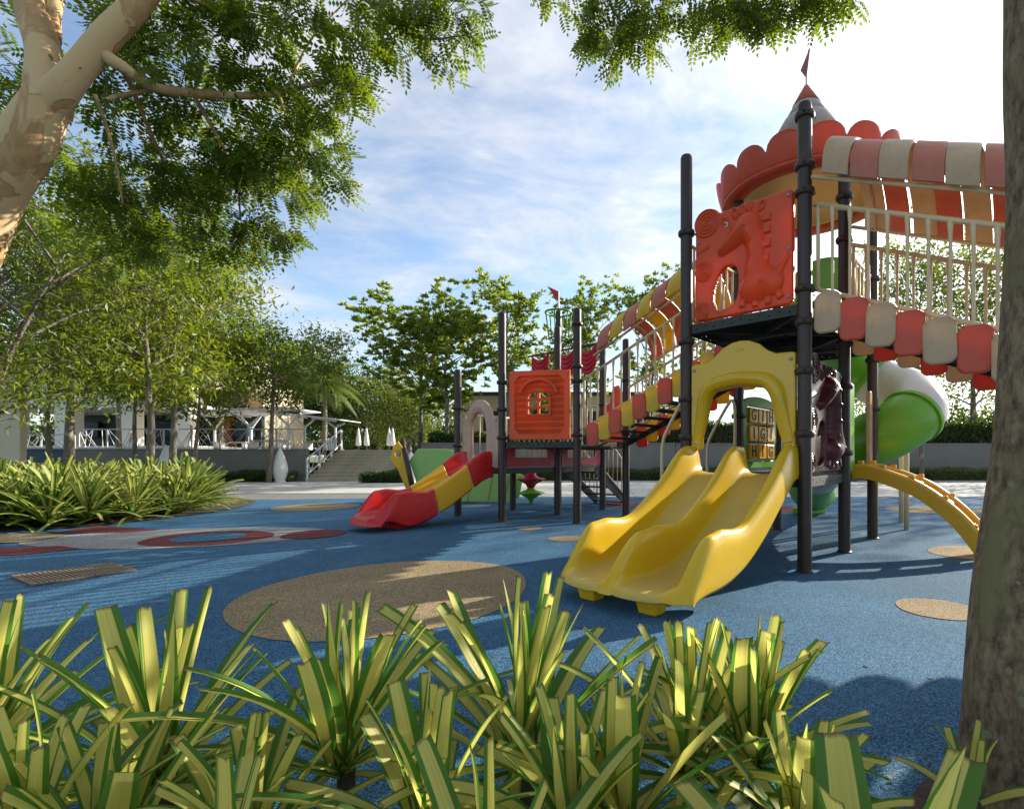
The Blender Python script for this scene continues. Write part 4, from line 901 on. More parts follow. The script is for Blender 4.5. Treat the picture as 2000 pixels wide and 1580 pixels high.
# other play things behind -------------------------------------------------------
def play_boat():
    t = thing('play_boat', (-3.3, 11.2, 0), 'low light green play boat with yellow prow behind the red slide', 'play boat')
    O = np.array([-4.35, 11.1, 0.02]); d = np.array([1, .04, 0]); d /= np.linalg.norm(d)
    for k, off in enumerate((0, .95)):
        plate('hull_panel', [[(.35, 0), (2.35, 0), (2.45, .55), (2.2, .62), (1.5, .70), (1.35, 1.0), (.9, 1.16), (.3, 1.16), (.12, .9), (.25, .5)]], .04, O+np.array([0, off, 0]), d, ZU, M['lgreen'], t, .01)
    for x in (.55, .95, 1.4, 1.85, 2.2): MB().bar(O+d*(x-.03)+[0, -.03, .02], O+d*(x+.06)+[0, -.03, .56], .03, .02, (0, 1, 0)).build('rib', M['ctile'], t)
    MB().pbox(O+d*.3+[0, .03, .5], d*1.9, (0, .9, 0), (0, 0, .03)).build('hull_deck', M['lgreen'], t)
    plate('prow', [[(-.05, 1.2), (.06, 1.32), (.18, 1.15), (.32, .75), (.42, .35), (.5, .02), (.36, .0), (.2, .35), (.05, .72), (-.1, .9)], circ(.06, 1.05, .07, 14)], .04, O+np.array([-.16, -.06, 0]), d, ZU, M['ytile'], t, .01)
    MB().tube([O+[.30, -.12, 0], O+[.05, -.12, 1.18]], .055, 12).build('leaning_post', M['post'], t, smooth=True); MB().tube([O+[-.05, .35, .6], O+[-.15, .3, 1.38]], .055, 12).build('leaning_post', M['post'], t, smooth=True)
play_boat()
def spinner():
    t = thing('spinner', (-1.55, 10.9, 0), 'small totem spinner with green base, red stem and yellow top behind the left deck', 'spinner'); c = (-1.55, 10.9, 0)
    MB().lathe(c, [(.03, 0), (.06, .1), (.22, .2), (.30, .235), (.22, .26), (.1, .3), (.07, .34)], 24).build('base', M['green'], t, smooth=True)
    MB().lathe(c, [(.07, .34), (.12, .42), (.27, .50), (.33, .53), (.18, .56), (.11, .62), (.12, .7), (.05, .78)], 24).build('stem', M['magenta'], t, smooth=True)
    MB().lathe(c, [(.05, .78), (.15, .82), (.28, .86), (.34, .88), (.28, .9), (.001, .91)], 24).build('seat', M['ytile'], t, smooth=True)
spinner()

# ------------------------------------------------------------------ terrace, walls, stairs, buildings
TZ = 1.31
prop(mk('terrace', [(-60, 20.95, TZ-.03), (-11.95, 20.95, TZ-.03), (-11.95, 23.4, TZ-.03), (-8.2, 23.4, TZ-.03), (-8.2, 22.75, TZ-.03), (60, 22.75, TZ-.03), (60, 90, TZ-.03), (-60, 90, TZ-.03)], [tuple(range(8))], M['paver']), kind='structure')
def wall(x0, x1, y0, y1, z1, mat, label, cap=True):
    t = thing('garden_wall', ((x0+x1)/2, y0, 0), label, 'wall'); MB().box(x0, x1, y0, y1, -.03, z1-.06).build('wall_face', M[mat], t)
    n = max(1, round((x1-x0)/2.0)); c0 = None; w = (x1-x0)/n
    for i in range(n):
        if c0 is None: c0 = MB().box(x0+.004, x0+w-.004, y0-.03, y1, z1-.06, z1).build('coping_stone', M[mat], t, bevel=.008)
        else: dup(c0, (w*i, 0, 0))
    return t
wall(-21.7, -12.15, 20.8, 21.05, 1.33, 'wall', 'long dark grey terrace wall left of the stone steps')
wall(-24.6, -21.72, 20.78, 21.03, 1.33, 'bwall', 'dark blue wall section behind the left trees')
wall(-8.1, 3.2, 22.6, 22.85, 1.62, 'wall', 'grey retaining wall behind the left tower')
wall(3.22, 27, 22.6, 22.85, 1.60, 'wall', 'grey retaining wall behind the tube slide on the right')
# stone steps
st = thing('stone_steps', (-10.1, 20.6, 0), 'wide sandstone steps climbing to the terrace', 'steps'); s0 = None
for i in range(9):
    z = TZ*(i+1)/9
    if s0 is None: s0 = MB().box(-12.1, -8.12, 20.6, 20.6+.33, z-TZ/9-.02, z).build('step', M['step'], st, bevel=.012)
    else: dup(s0, (0, .30*i, TZ/9*i))
    if i: MB().box(-12.05, -8.17, 20.6+.30*i+.01, 23.3, 0, z-TZ/9-.01).build('step_base', M['step'], st)
def lattice(t, x0, x1, y, z0, h, mat, seed):
    """railing bay filled with crossing straight bars"""
    rg = random.Random(seed)
    for z in (z0+.04, z0+h): MB().bar((x0, y, z), (x1, y, z), .05, .045).build('rail', M[mat], t)
    n = int((x1-x0)/1.15)
    for i in range(n+1): x = x0+(x1-x0)*i/n; MB().box(x-.025, x+.025, y-.02, y+.02, z0, z0+h-.02).build('railing_post', M[mat], t)
    for i in range(n):
        a = x0+(x1-x0)*i/n; w = (x1-x0)/n
        for k in range(8):
            p = a+w*rg.random(); q = min(max(p+w*rg.uniform(-.7, .7), a), a+w); MB().bar((p, y+.008*k-.03, z0+.05), (q, y+.008*k-.03, z0+h-.02), .008, .026, (0, 1, 0)).build('lattice_bar', M[mat], t)
t = thing('terrace_railing', (-16, 20.95, TZ), 'pale metal terrace railing with crisscross bars above the dark wall', 'railing'); lattice(t, -21.6, -12.3, 20.95, TZ+.02, .80, 'lmetal', 3)
t = thing('terrace_railing', (-23, 20.95, TZ), 'grey crisscross railing above the dark blue wall', 'railing'); lattice(t, -24.5, -21.75, 20.93, TZ+.02, .58, 'gmetal', 5)
def stair_rail(x, mat, label, seed):
    t = thing('stair_railing', (x, 20.7, 0), label, 'railing'); rg = random.Random(seed); A = np.array([x, 20.6, .0]); Bq = np.array([x, 23.3, TZ])
    for z in (.28, .92): MB().bar(A+[0, 0, z], Bq+[0, 0, z], .05, .05).build('rail', M[mat], t)
    for i in range(4): f = i/3; p = A+(Bq-A)*f; MB().box(p[0]-.03, p[0]+.03, p[1]-.03, p[1]+.03, p[2], p[2]+.93).build('railing_post', M[mat], t)
    for i in range(9):
        f = rg.random(); g_ = min(1, max(0, f+rg.uniform(-.3, .3))); p = A+(Bq-A)*f; q = A+(Bq-A)*g_; MB().bar(p+[.01*i-.04, 0, .28], q+[.01*i-.04, 0, .92], .03, .012).build('lattice_bar', M[mat], t)
stair_rail(-12.0, 'metal', 'pale metal handrail on the left of the stone steps', 1); stair_rail(-8.35, 'dmetal', 'dark handrail on the right of the stone steps', 2)

def box_part(name, x0, x1, y0, y1, z0, z1, mat, par, bevel=0): return MB().box(x0, x1, y0, y1, z0, z1).build(name, M[mat], par, bevel=bevel)
# white clubhouse on the left
b = thing('clubhouse', (-27.5, 27, TZ), 'long white building with deep overhang and square columns behind the left trees', 'building')
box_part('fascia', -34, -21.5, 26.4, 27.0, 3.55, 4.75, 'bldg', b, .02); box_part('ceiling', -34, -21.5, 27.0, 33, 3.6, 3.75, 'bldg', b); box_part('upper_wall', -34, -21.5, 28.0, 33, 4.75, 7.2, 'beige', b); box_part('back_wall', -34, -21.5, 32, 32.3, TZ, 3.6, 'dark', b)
box_part('plinth', -34, -21.5, 26.5, 33, TZ-.02, TZ+.25, 'bldg', b)
for x in (-31.0, -28.1, -24.9, -22.0): box_part('column', x-.45, x+.45, 26.45, 27.1, TZ+.25, 3.55, 'bldg', b, .02)
for x0, x1 in ((-30.2, -28.9), (-25.9, -25.5), (-24.0, -23.2)): box_part('door', x0, x1, 31.6, 31.95, TZ+.25, 3.45, 'brick', b)
for x0, x1 in ((-33, -31.5), (-28.2, -26.4), (-23, -21.8)): box_part('window', x0, x1, 31.7, 31.95, TZ+.9, 3.2, 'bwall', b, .02)
# beige pillar at the left edge
p_ = thing('gate_pillar', (-18.9, 16.3, 0), 'tall beige rendered pillar at the left edge behind the plants', 'pillar'); box_part('shaft', -20.6, -18.58, 16.2, 16.4, 0, 3.6, 'beige', p_, .02); box_part('cap', -20.66, -18.52, 16.14, 16.46, 3.6, 3.75, 'beige', p_, .02)
# cream house with lattice screen and maroon roof
b = thing('cream_house', (-24, 34, TZ), 'cream house with lattice screen and maroon hipped roof', 'house')
box_part('wall', -30, -22.4, 33.5, 38, TZ, 6.1, 'beige', b)
V = [(-30.6, 33, 6.1), (-21.8, 33, 6.1), (-21.8, 38.6, 6.1), (-30.6, 38.6, 6.1), (-28, 35.8, 7.7), (-24.4, 35.8, 7.7)]; mk('roof', V, [(0, 1, 5, 4), (1, 2, 5), (2, 3, 4, 5), (3, 0, 4), (3, 2, 1, 0)], M['roof'], b)
rg = random.Random(4)
for i in range(14):
    x = -29.2+i*.50; MB().bar((x, 33.42, 2.2), (x+rg.choice((-1.3, 1.3)), 33.42, 5.6), .03, .12, (0, 1, 0)).build('screen_bar', M['bldg'], b)
for x in (-28.6, -26.2, -23.8): box_part('window', x-.5, x+.5, 33.44, 33.52, 2.6, 4.4, 'dark', b)
# flat beige building behind the left tower
b = thing('service_building', (-2.5, 28, TZ), 'flat beige building with dark roof edge behind the left tower', 'building'); box_part('wall', -7.9, 3.2, 28, 34, TZ, 4.35, 'beige', b); box_part('roof_edge', -8.05, 3.35, 27.85, 34.1, 4.35, 4.55, 'dmetal', b, .02)
for x in (-6.6, -3.9, -1.2, 1.5): box_part('window', x, x+1.2, 27.97, 28.05, 2.4, 3.5, 'dark', b, .02)
# white shade pavilions with Y posts
def pavilion(px, Y, w, zt, tilt, label):
    c = at(px, 880, Y); c[2] = TZ; t = thing('shade_pavilion', tuple(c), label, 'pavilion', 'white shade pavilions on the terrace')
    for sx in (-1, 1):
        x = c[0]+sx*w*.28; MB().bar((x, Y, TZ), (x, Y, TZ+1.15), .09, .09).build('column', M['metal'], t)
        for k in (-1, 1): MB().bar((x, Y, TZ+1.12), (x+k*w*.17, Y, zt-.04+tilt*(x+k*w*.17-c[0])), .07, .07).build('strut', M['metal'], t)
        MB().bar((x-w*.2, Y-1.1, zt+.02+tilt*(x-w*.2-c[0])), (x-w*.2, Y+1.1, zt+.02+tilt*(x-w*.2-c[0])), .05, .06).build('purlin', M['metal'], t)
    MB().add([(c[0]+sx*w/2, Y+sy*1.4, zt+.08+tilt*sx*w/2+dz) for dz in (0, .05) for sx, sy in ((-1, -1), (1, -1), (1, 1), (-1, 1))], [(3, 2, 1, 0), (4, 5, 6, 7), (0, 1, 5, 4), (1, 2, 6, 5), (2, 3, 7, 6), (3, 0, 4, 7)]).build('roof_panel', M['metal'], t, bevel=.01)
    MB().box(c[0]-w*.25, c[0]+w*.25, Y-.3, Y+.3, TZ+.4, TZ+.46).build('bench_seat', M['step'], t); 
    for sx in (-1, 1): MB().box(c[0]+sx*w*.2-.04, c[0]+sx*w*.2+.04, Y-.25, Y+.25, TZ, TZ+.4).build('bench_leg', M['metal'], t)
pavilion(525, 23.6, 3.3, 2.98, .05, 'white shade pavilion with Y posts above the dark wall, middle one'); pavilion(625, 25.0, 2.7, 2.82, -.12, 'rightmost white shade pavilion with drooping roof beside the steps'); pavilion(455, 26.5, 3.4, 3.2, .04, 'farthest white shade pavilion half hidden by tree leaves')
# white bud-shaped sculptures
def bud(px, Y, z0, h, r, label):
    c = at(px, 900, Y); m = MB(); pr = [(r*.55, 0), (r*.8, h*.12), (r*.98, h*.28), (r, h*.38), (r*.9, h*.52), (r*.68, h*.68), (r*.4, h*.84), (r*.16, h*.95), (.004, h)]
    t = thing('bud_sculpture', (c[0], Y, z0), label, 'sculpture', 'white bud-shaped sculptures'); m.lathe((c[0], Y, z0), pr, 24).build('bud', M['urn'], t, smooth=True)
    MB().lathe((c[0], Y, z0), [(r*.7, -.02), (r*.7, .05), (r*.5, .06)], 20).build('base', M['urn'], t)
bud(547, 20.0, 0, 1.38, .27, 'white bud-shaped sculpture standing left of the stone steps'); bud(324, 18.6, 0, 1.45, .26, 'white bud-shaped sculpture between the slender tree trunks'); bud(803, 19.8, 0, 1.2, .34, 'white bud-shaped sculpture right of the steps, behind the play boat')
for px, k in ((700, 'leftmost'), (716, 'second'), (760, 'third'), (767, 'rightmost')):
    c = at(px, 870, 34); t = thing('closed_parasol', (c[0], 34, TZ), f'closed white parasol far behind the stone steps, {k} of four', 'parasol', 'closed parasols behind the steps')
    MB().tube([(c[0], 34, TZ), (c[0], 34, TZ+1.75)], .03, 8).build('pole', M['dmetal'], t); MB().lathe((c[0], 34, TZ), [(.02, .4), (.17, .45), (.15, .8), (.08, 1.3), (.02, 1.65)], 14).build('canopy', M['urn'], t, smooth=True)

# ------------------------------------------------------------------ vegetation
def leaves(C, size, rg, up=.4, aspect=2.4, droop=0.0, jit=.35, D=None):
    """n diamond leaves at points C -> verts, quads, per-vertex tone"""
    n = len(C); L_ = size*(1+jit*rg.standard_normal(n)).clip(.4, 1.8)
    if D is None: D = rg.standard_normal((n, 3))
    D = D+0; D[:, 2] += droop; D /= np.linalg.norm(D, axis=1)[:, None]+1e-9
    N = rg.standard_normal((n, 3)); N[:, 2] += up*3; Sd = np.cross(D, N); Sd /= np.linalg.norm(Sd, axis=1)[:, None]+1e-9; Nn = np.cross(Sd, D)
    w = (L_/aspect/2)[:, None]; L_ = L_[:, None]
    V = np.stack([C, C+D*L_*.45+Sd*w+Nn*L_*.06, C+D*L_-Nn*L_*.08, C+D*L_*.45-Sd*w+Nn*L_*.06], 1)
    F = np.arange(n*4).reshape(n, 4); v = np.repeat(rg.random(n)**1.3, 4); return V.reshape(-1, 3), F, v
def merge(parts):
    Vs, Fs, vs = [], [], []; b = 0
    for V, F, v in parts: Vs.append(V); Fs.append(F+b); vs.append(v); b += len(V)
    return np.concatenate(Vs), np.concatenate(Fs), np.concatenate(vs)
def crown(name, parts, mat, par):
    V, F, v = merge(parts) if isinstance(parts, list) else parts
    return mk(name, V, F, mat, par, var=v, origin=ORG[par.name])
def pinnate(pairs=9, L=.30, lw=.016, ll=.040):
    """one feather leaf along +x: pairs of leaflets and the end one; (k,4,3)"""
    Q = []
    for i in range(pairs):
        x = L*(.12+.86*i/pairs); sc = .75+.5*math.sin(math.pi*(i+1)/(pairs+1.5))
        for s in (-1, 1):
            d = np.array([.38, s*.92, -.12]); d /= np.linalg.norm(d); n = np.array([d[1], -d[0], 0])*s; b = np.array([x, 0, -.10*(x/L)**2*L]); l = ll*sc; w = lw*sc
            Q.append([b, b+d*l*.5+n*w*.5, b+d*l, b+d*l*.5-n*w*.5])
    b = np.array([L*.98, 0, -.1*L]); Q.append([b, b+[ll*.5, lw*.5, 0], b+[ll, 0, -.005], b+[ll*.5, -lw*.5, 0]])
    return np.array(Q)
def sprays(P, Dm, tpl, rg, roll=.6, scale=(.8, 1.25)):
    """copies of a leaf template tpl (k,4,3) at points P, x axis along Dm, blade facing mostly up"""
    n = len(P); X = Dm/np.linalg.norm(Dm, axis=1)[:, None]; Zt = np.tile([0, 0, 1.], (n, 1))+rg.standard_normal((n, 3))*roll*.5; Y = np.cross(Zt, X); Y /= np.linalg.norm(Y, axis=1)[:, None]; Z = np.cross(X, Y)
    sc = rg.uniform(*scale, n); Mx = np.stack([X, Y, Z], 1)*sc[:, None, None]             # rows are axes
    k = len(tpl); V = np.einsum('kvi,nij->nkvj', tpl, Mx)+P[:, None, None, :]
    V = V.reshape(-1, 3); F = np.arange(n*k*4).reshape(-1, 4); v = np.repeat((rg.random(n)[:, None]*.75+rg.random((n, k))*.25).ravel(), 4)
    return V, F, v
def ball(n, rg):
    d = rg.standard_normal((n, 3)); d /= np.linalg.norm(d, axis=1)[:, None]; return d*rg.random((n, 1))**.38
def limb(m, P, r0, r1, n=10, k=24, wob=0.0, seed=0):
    Q = spline(P, k); rg = np.random.default_rng(seed)
    if wob: Q[1:-1] += np.cumsum(rg.standard_normal((k-2, 3)), 0)*wob*.3*np.sin(np.linspace(0, math.pi, k-2))[:, None]
    m.tube(Q, np.linspace(r0, r1, k)*(1+.05*np.sin(np.linspace(0, 17, k)+seed)), n); return Q
def grow_tree(name, base, H, crown0, spread, label, leafmat, bark, nb=16, tr=.09, leafn=45, leafs=.14, seed=1, lean=(0, 0), group=None, kind='cloud', upang=.7, clump=.34, aspect=2.4, subs=4, droop=-.1, top=True, cat='tree', stems=1):
    """tapered trunk, limbs and twigs; leaf clumps round the twig ends"""
    rg = np.random.default_rng(seed); base = np.array(base, float); t = thing(name, tuple(base), label, cat, group); m = MB(); tips = []; tw = MB()
    for s in range(stems):
        off = np.array([0, 0, 0.]) if stems == 1 else np.array([rg.uniform(-.15, .15), rg.uniform(-.15, .15), 0]); ln = np.array([lean[0], lean[1], 0])+(0 if stems == 1 else 1)*np.array([rg.uniform(-.25, .25), rg.uniform(-.25, .25), 0])*H
        tp = base+ln+np.array([0, 0, H*.94]); Q = limb(m, [base+off+[0, 0, -.05], base+off+ln*.25+[rg.normal()*.05, rg.normal()*.05, H*.33], base+off+ln*.6+[rg.normal()*.08, rg.normal()*.08, H*.66], tp], tr/math.sqrt(stems), tr*.18, 10, 26, .03, seed+s)
        for i in range(nb//stems):
            f = crown0+(1-crown0)*((i+.5)/(nb//stems))**.9; p = Q[int(f*25)]; a = i*2.4+rg.uniform(-.5, .5); env = math.sin(math.pi*min(1, .12+.88*(1-f)/(1-crown0+1e-6)*.85+.08))**.7
            ln_ = spread*env*rg.uniform(.7, 1.15)+.25; d = np.array([math.cos(a), math.sin(a), upang*rg.uniform(.5, 1.3)]); e = p+d*ln_; mid_ = p+d*ln_*.5+np.array([0, 0, .08*ln_])
            q = limb(m, [p, mid_, e], tr*.34*(1-f*.4), tr*.07, 6, 9, .02, seed*7+i); tips.append(e)
            for k in range(subs):
                b_ = q[rg.integers(3, 9)]; dd = d*.4+rg.standard_normal(3)*np.array([.6, .6, .45]); e2 = b_+dd*ln_*.45; tw.tube([b_, (b_+e2)/2+[0, 0, .03], e2], [tr*.08, tr*.06, tr*.03], 4, False); tips.append(e2); tips.append((b_+e2)/2)
        if top: tips.append(tp)
    m.build('trunk', M[bark], t, smooth=True, origin=base)
    if tw.V: tw.build('twigs', M['twig'], t, smooth=True, origin=base)['kind'] = 'stuff'
    tips = np.array(tips)
    if kind == 'cloud':
        C = np.repeat(tips, leafn, 0); C = C+rg.standard_normal(C.shape)*clump*np.array([1, 1, .7]); crown('crown', leaves(C, leafs, rg, .35, aspect, droop), M[leafmat], t)
    elif kind == 'pinnate':
        C = np.repeat(tips, leafn, 0)+rg.standard_normal((len(tips)*leafn, 3))*clump*np.array([1, 1, .55]); D = C-np.repeat(tips, leafn, 0)+rg.standard_normal(C.shape)*clump*.4; D[:, 2] -= clump*.35
        crown('crown', sprays(C, D, pinnate(5, leafs*3.0, leafs*.42, leafs*1.05), rg), M[leafmat], t)
    else:                                                            # rosettes of broad leaves at the twig ends
        T2 = np.concatenate([tips]+[tips+rg.standard_normal(tips.shape)*clump for _ in range(1)]); C = np.repeat(T2, leafn, 0); n = len(C); a = rg.uniform(0, 2*math.pi, n); el = rg.uniform(.0, 1.25, n)
        D = np.stack([np.cos(a)*np.cos(el), np.sin(a)*np.cos(el), np.sin(el)], 1); crown('crown', leaves(C+D*.03, leafs, rg, .0, 2.2, 0, .25, D), M[leafmat], t)
    return t
# slender trees of the left bed
def root(px, Y, z=0.): c = at(px, 900, Y); return (c[0], Y, z)
G1 = 'slender trees on the left'
grow_tree('slender_tree', root(291, 13.0), 6.3, .36, 1.7, 'slender tree in front, straight trunk rising from the left bed, yellow-green leaves', 'leafC', 'bark3', 24, .105, 26, .17, 11, group=G1, clump=.32, droop=-.35, aspect=2.9, kind='cloud')
grow_tree('slender_tree', root(335, 15.2), 6.4, .38, 1.7, 'slender tree with pale trunk just right of the front tree, behind a white bud sculpture', 'leafC', 'bark3', 22, .11, 24, .17, 12, group=G1, clump=.34, droop=-.35, aspect=2.9)
grow_tree('slender_tree', root(379, 17.6), 5.3, .36, 1.5, 'thin small tree right of the slender pair, before the dark wall', 'leafC', 'bark3', 18, .08, 24, .17, 13, group=G1, clump=.34, droop=-.35, aspect=2.9)
grow_tree('slender_tree', root(106, 16.6), 6.8, .40, 2.4, 'thin tree standing before the dark blue wall, near the beige pillar', 'leafB', 'bark3', 24, .10, 40, .15, 14, group=G1, clump=.42)
grow_tree('slender_tree', root(268, 18.5), 6.4, .45, 2.2, 'pale thin trunk behind the front slender tree, before the dark wall', 'leafB', 'bark3', 22, .08, 36, .16, 15, group=G1, clump=.42)
grow_tree('layered_tree', root(525, 19.7), 5.7, .56, 2.0, 'tree with pale trunk and flat dark green layered crown left of the steps', 'leafA', 'bark3', 22, .11, 50, .14, 16, upang=.28, clump=.26)
grow_tree('feathery_tree', (-11.9, 9.6, 0), 5.4, .26, 2.5, 'fine-leaved feathery tree with fanned stems at the left edge', 'leafB', 'twig', 34, .12, 60, .11, 17, clump=.40, aspect=3.4, stems=4, upang=.9)
grow_tree('feathery_tree', (-15.2, 14.5, 0), 7.2, .34, 3.0, 'tall dense olive tree behind the feathery tree at left', 'leafB', 'bark3', 34, .13, 60, .15, 18, clump=.5, aspect=2.8)
grow_tree('terrace_tree', root(232, 25, TZ), 5.8, .40, 2.6, 'bushy tree on the terrace before the clubhouse', 'leafB', 'bark3', 24, .12, 50, .18, 19, clump=.5)
grow_tree('terrace_tree', root(430, 30, TZ), 6.3, .40, 2.6, 'dark tree on the terrace hiding the maroon roof', 'leafD', 'bark3', 24, .14, 60, .17, 20, clump=.5)
grow_tree('far_tree', root(575, 40, TZ), 6.5, .3, 3.0, 'dark bushy tree left of the palm far behind', 'leafD', 'bark3', 24, .16, 60, .22, 21, clump=.6)
grow_tree('far_tree', root(665, 42, TZ), 5.0, .2, 3.0, 'dark low tree right of the palm far behind', 'leafD', 'bark3', 24, .16, 60, .22, 22, clump=.6)
grow_tree('far_tree', root(740, 44, TZ), 3.4, .1, 3.2, 'round green tree far behind the closed parasols', 'leafB', 'bark3', 22, .16, 60, .22, 23, clump=.6)
grow_tree('far_tree', root(800, 40, TZ), 3.6, .1, 2.6, 'round green tree far behind the right stair rail', 'leafB', 'bark3', 22, .14, 60, .2, 24, clump=.55)
# trees behind the left tower
grow_tree('broad_tree', root(822, 25.2, TZ), 6.1, .30, 2.4, 'bushy two-tone green tree with thin pale trunk left of the left tower', 'leafE', 'bark3', 30, .12, 30, .19, 31, clump=.42, kind='rosette', subs=5)
grow_tree('broad_tree', root(872, 24.4, TZ), 5.6, .34, 1.8, 'green tree with straight brown trunk just behind the leftmost post', 'leafE', 'bark3', 24, .13, 22, .19, 32, clump=.4, kind='rosette', subs=5)
G2 = 'upright trees behind the play structure'
grow_tree('rosette_tree', root(992, 25.0, TZ), 7.4, .36, 1.35, 'tall upright tree with leaf rosettes behind the orange window panel', 'leafE', 'bark3', 24, .12, 14, .19, 33, group=G2, clump=.30, kind='rosette', upang=1.3)
grow_tree('rosette_tree', root(1140, 25.2, TZ), 6.7, .34, 1.25, 'upright tree with leaf rosettes behind the small red flag', 'leafE', 'bark3', 24, .12, 14, .19, 34, group=G2, clump=.30, kind='rosette', upang=1.3)
grow_tree('rosette_tree', root(1270, 25.0, TZ), 7.2, .32, 1.6, 'upright tree with leaf rosettes behind the red and yellow bridge', 'leafE', 'bark3', 24, .12, 14, .19, 35, group=G2, clump=.32, kind='rosette', upang=1.3)
grow_tree('rosette_tree', root(1075, 27.0, TZ), 4.2, .25, 1.6, 'lower tree with leaf rosettes behind the magenta swags', 'leafE', 'bark3', 20, .10, 14, .19, 36, group=G2, clump=.35, kind='rosette', upang=1.0)
grow_tree('rosette_tree', root(1372, 26.5, TZ), 8.6, .4, 1.0, 'upright tree peeping over the dinosaur panel', 'leafE', 'bark3', 18, .11, 14, .19, 37, group=G2, clump=.3, kind='rosette', upang=1.3)
# trees at the right
G3 = 'leafy trees behind the right wall'
grow_tree('leafy_tree', root(1800, 21.0), 8.6, .34, 2.5, 'leafy tree with thin trunk in front of the right wall, seen through the railing', 'leafC', 'bark3', 26, .11, 22, .20, 41, group=G3, clump=.42)
grow_tree('leafy_tree', root(1900, 23.6, TZ), 8.6, .22, 3.0, 'spreading tree with forked branches behind the right wall', 'leafB', 'bark3', 28, .14, 30, .18, 42, group=G3, clump=.45)
grow_tree('leafy_tree', root(2080, 22.0, TZ), 7.5, .22, 3.0, 'leafy tree half hidden behind the mossy trunk', 'leafB', 'bark3', 26, .14, 34, .19, 43, group=G3, clump=.5)
grow_tree('leafy_tree', root(1710, 26.0, TZ), 5.6, .25, 2.2, 'low tree behind the tube slide', 'leafB', 'bark3', 22, .12, 32, .18, 44, group=G3, clump=.45)
# palm
def palm(base, H, n, L, label, seed):
    rg = np.random.default_rng(seed); t = thing('palm_tree', base, label, 'palm'); b = np.array(base, float); MB().tube(spline([b, b+[.1, 0, H*.5], b+[.0, 0, H]], 12), np.linspace(.16, .10, 12), 10).build('trunk', M['bark3'], t, smooth=True)
    for i in range(n):
        a = i*2.4; el = R(70-95*(i/n)); P = []; d = np.array([math.cos(a)*math.cos(el), math.sin(a)*math.cos(el), math.sin(el)]); p = b+[0, 0, H]; V = []; Fc = []
        for k in range(15):
            P.append(p.copy()); d = d+np.array([0, 0, -.085]); d /= np.linalg.norm(d); p = p+d*L/14
        P = np.array(P); sd = np.cross(d, [0, 0, 1.]); sd /= np.linalg.norm(sd); q = []
        for k in range(1, 15):
            for f in (0, .33, .66):
                c = P[k-1]+(P[k]-P[k-1])*f; ll = L*.26*math.sin(math.pi*min(.97, (k+f)/15*.85+.15))
                for s in (-1, 1): e = c+sd*s*ll*.75+(P[k]-P[k-1])*1.2+np.array([0, 0, -ll*.5]); w = (P[k]-P[k-1])*.16; q.append([c-w, (c+e)/2-w+[0, 0, .03], e, (c+e)/2+w+[0, 0, .03]])
        q = np.array(q); crown('frond', (q.reshape(-1, 3), np.arange(len(q)*4).reshape(-1, 4), np.repeat(rg.random(len(q)), 4)), M['palm'], t)
palm(root(632, 33, TZ), 4.6, 22, 3.1, 'coconut palm with arching fronds behind the pavilions', 5)
# clipped hedges and bushes
def hedge(x0, x1, y0, y1, z0, z1, label, mat, n, seed, ls=.07, name='hedge'):
    rg = np.random.default_rng(seed); t = thing(name, ((x0+x1)/2, (y0+y1)/2, z0), label, 'hedge')
    C = rg.uniform((x0, y0, z0), (x1, y1, z1), (n, 3)); f = rg.integers(0, 3, n); C[f == 0, 1] = y0+rg.normal(0, .03, (f == 0).sum()); C[f == 1, 2] = z1+rg.normal(0, .05, (f == 1).sum())+.06*np.sin(C[f == 1, 0]*3)
    MB().box(x0+.06, x1-.06, y0+.08, y1-.05, z0, z1-.08).build('stems', M['soil'], t); crown('foliage', leaves(C, ls, rg, .3, 2.0), M[mat], t)
hedge(-15.4, -12.4, 20.1, 20.75, 0, .34, 'low clipped hedge below the dark wall left of the steps', 'leafD', 5000, 1)
hedge(-9.3, -7.6, 19.4, 20.2, 0, .36, 'short clipped hedge at the right foot of the steps', 'leafD', 3500, 2)
hedge(-5.0, 6.0, 21.2, 22.3, 0, .42, 'low clipped hedge under the retaining wall behind the left tower', 'leafD', 15000, 3)
hedge(9.0, 22.0, 21.3, 22.4, 0, .42, 'low clipped hedge under the retaining wall on the right', 'leafB', 15000, 4)
hedge(.5, 27.0, 23.0, 24.4, TZ, 2.5, 'tall loose hedge growing on top of the right retaining wall', 'leafD', 38000, 5, .12)
hedge(-8.0, 1.0, 23.2, 24.0, TZ, 2.0, 'dark shrubs on top of the wall behind the left tower', 'leafD', 12000, 6, .11)
# woods closing the view
rg = np.random.default_rng(77); n = 60000; xx = rg.uniform(-70, 75, n); top_ = 3.2+1.4*np.sin(xx*.35)+1.0*np.sin(xx*.9+1)+rg.normal(0, .35, n); C = np.stack([xx, 52+rg.normal(0, 1.6, n), TZ+np.abs(top_)*rg.random(n)**.7], 1)
V, F, v = leaves(C, .42, rg, .3, 1.8); prop(mk('woodland', V, F, M['leafD'], None, var=v, origin=(0, 52, 0)), 'distant band of dark trees closing the view behind the terrace', 'woodland', kind='stuff')

rg = np.random.default_rng(21); n = 150; C = np.stack([rg.uniform(-6.5, 4.5, n), rg.uniform(1.6, 9.5, n), np.full(n, .016)], 1); C[:60, 1] = rg.uniform(1.5, 2.6, 60); D = rg.standard_normal((n, 3)); D[:, 2] = .1
V, F, v = leaves(C, .035, rg, 3.0, 2.2, 0, .3, D); prop(mk('fallen_leaves', V, F, leaf_mat('dry_leaf', (.16, .10, .03), (.30, .24, .06), .2), None, var=v, origin=(0, 4, 0)), 'small dry leaves scattered on the rubber floor', 'leaves', kind='stuff')
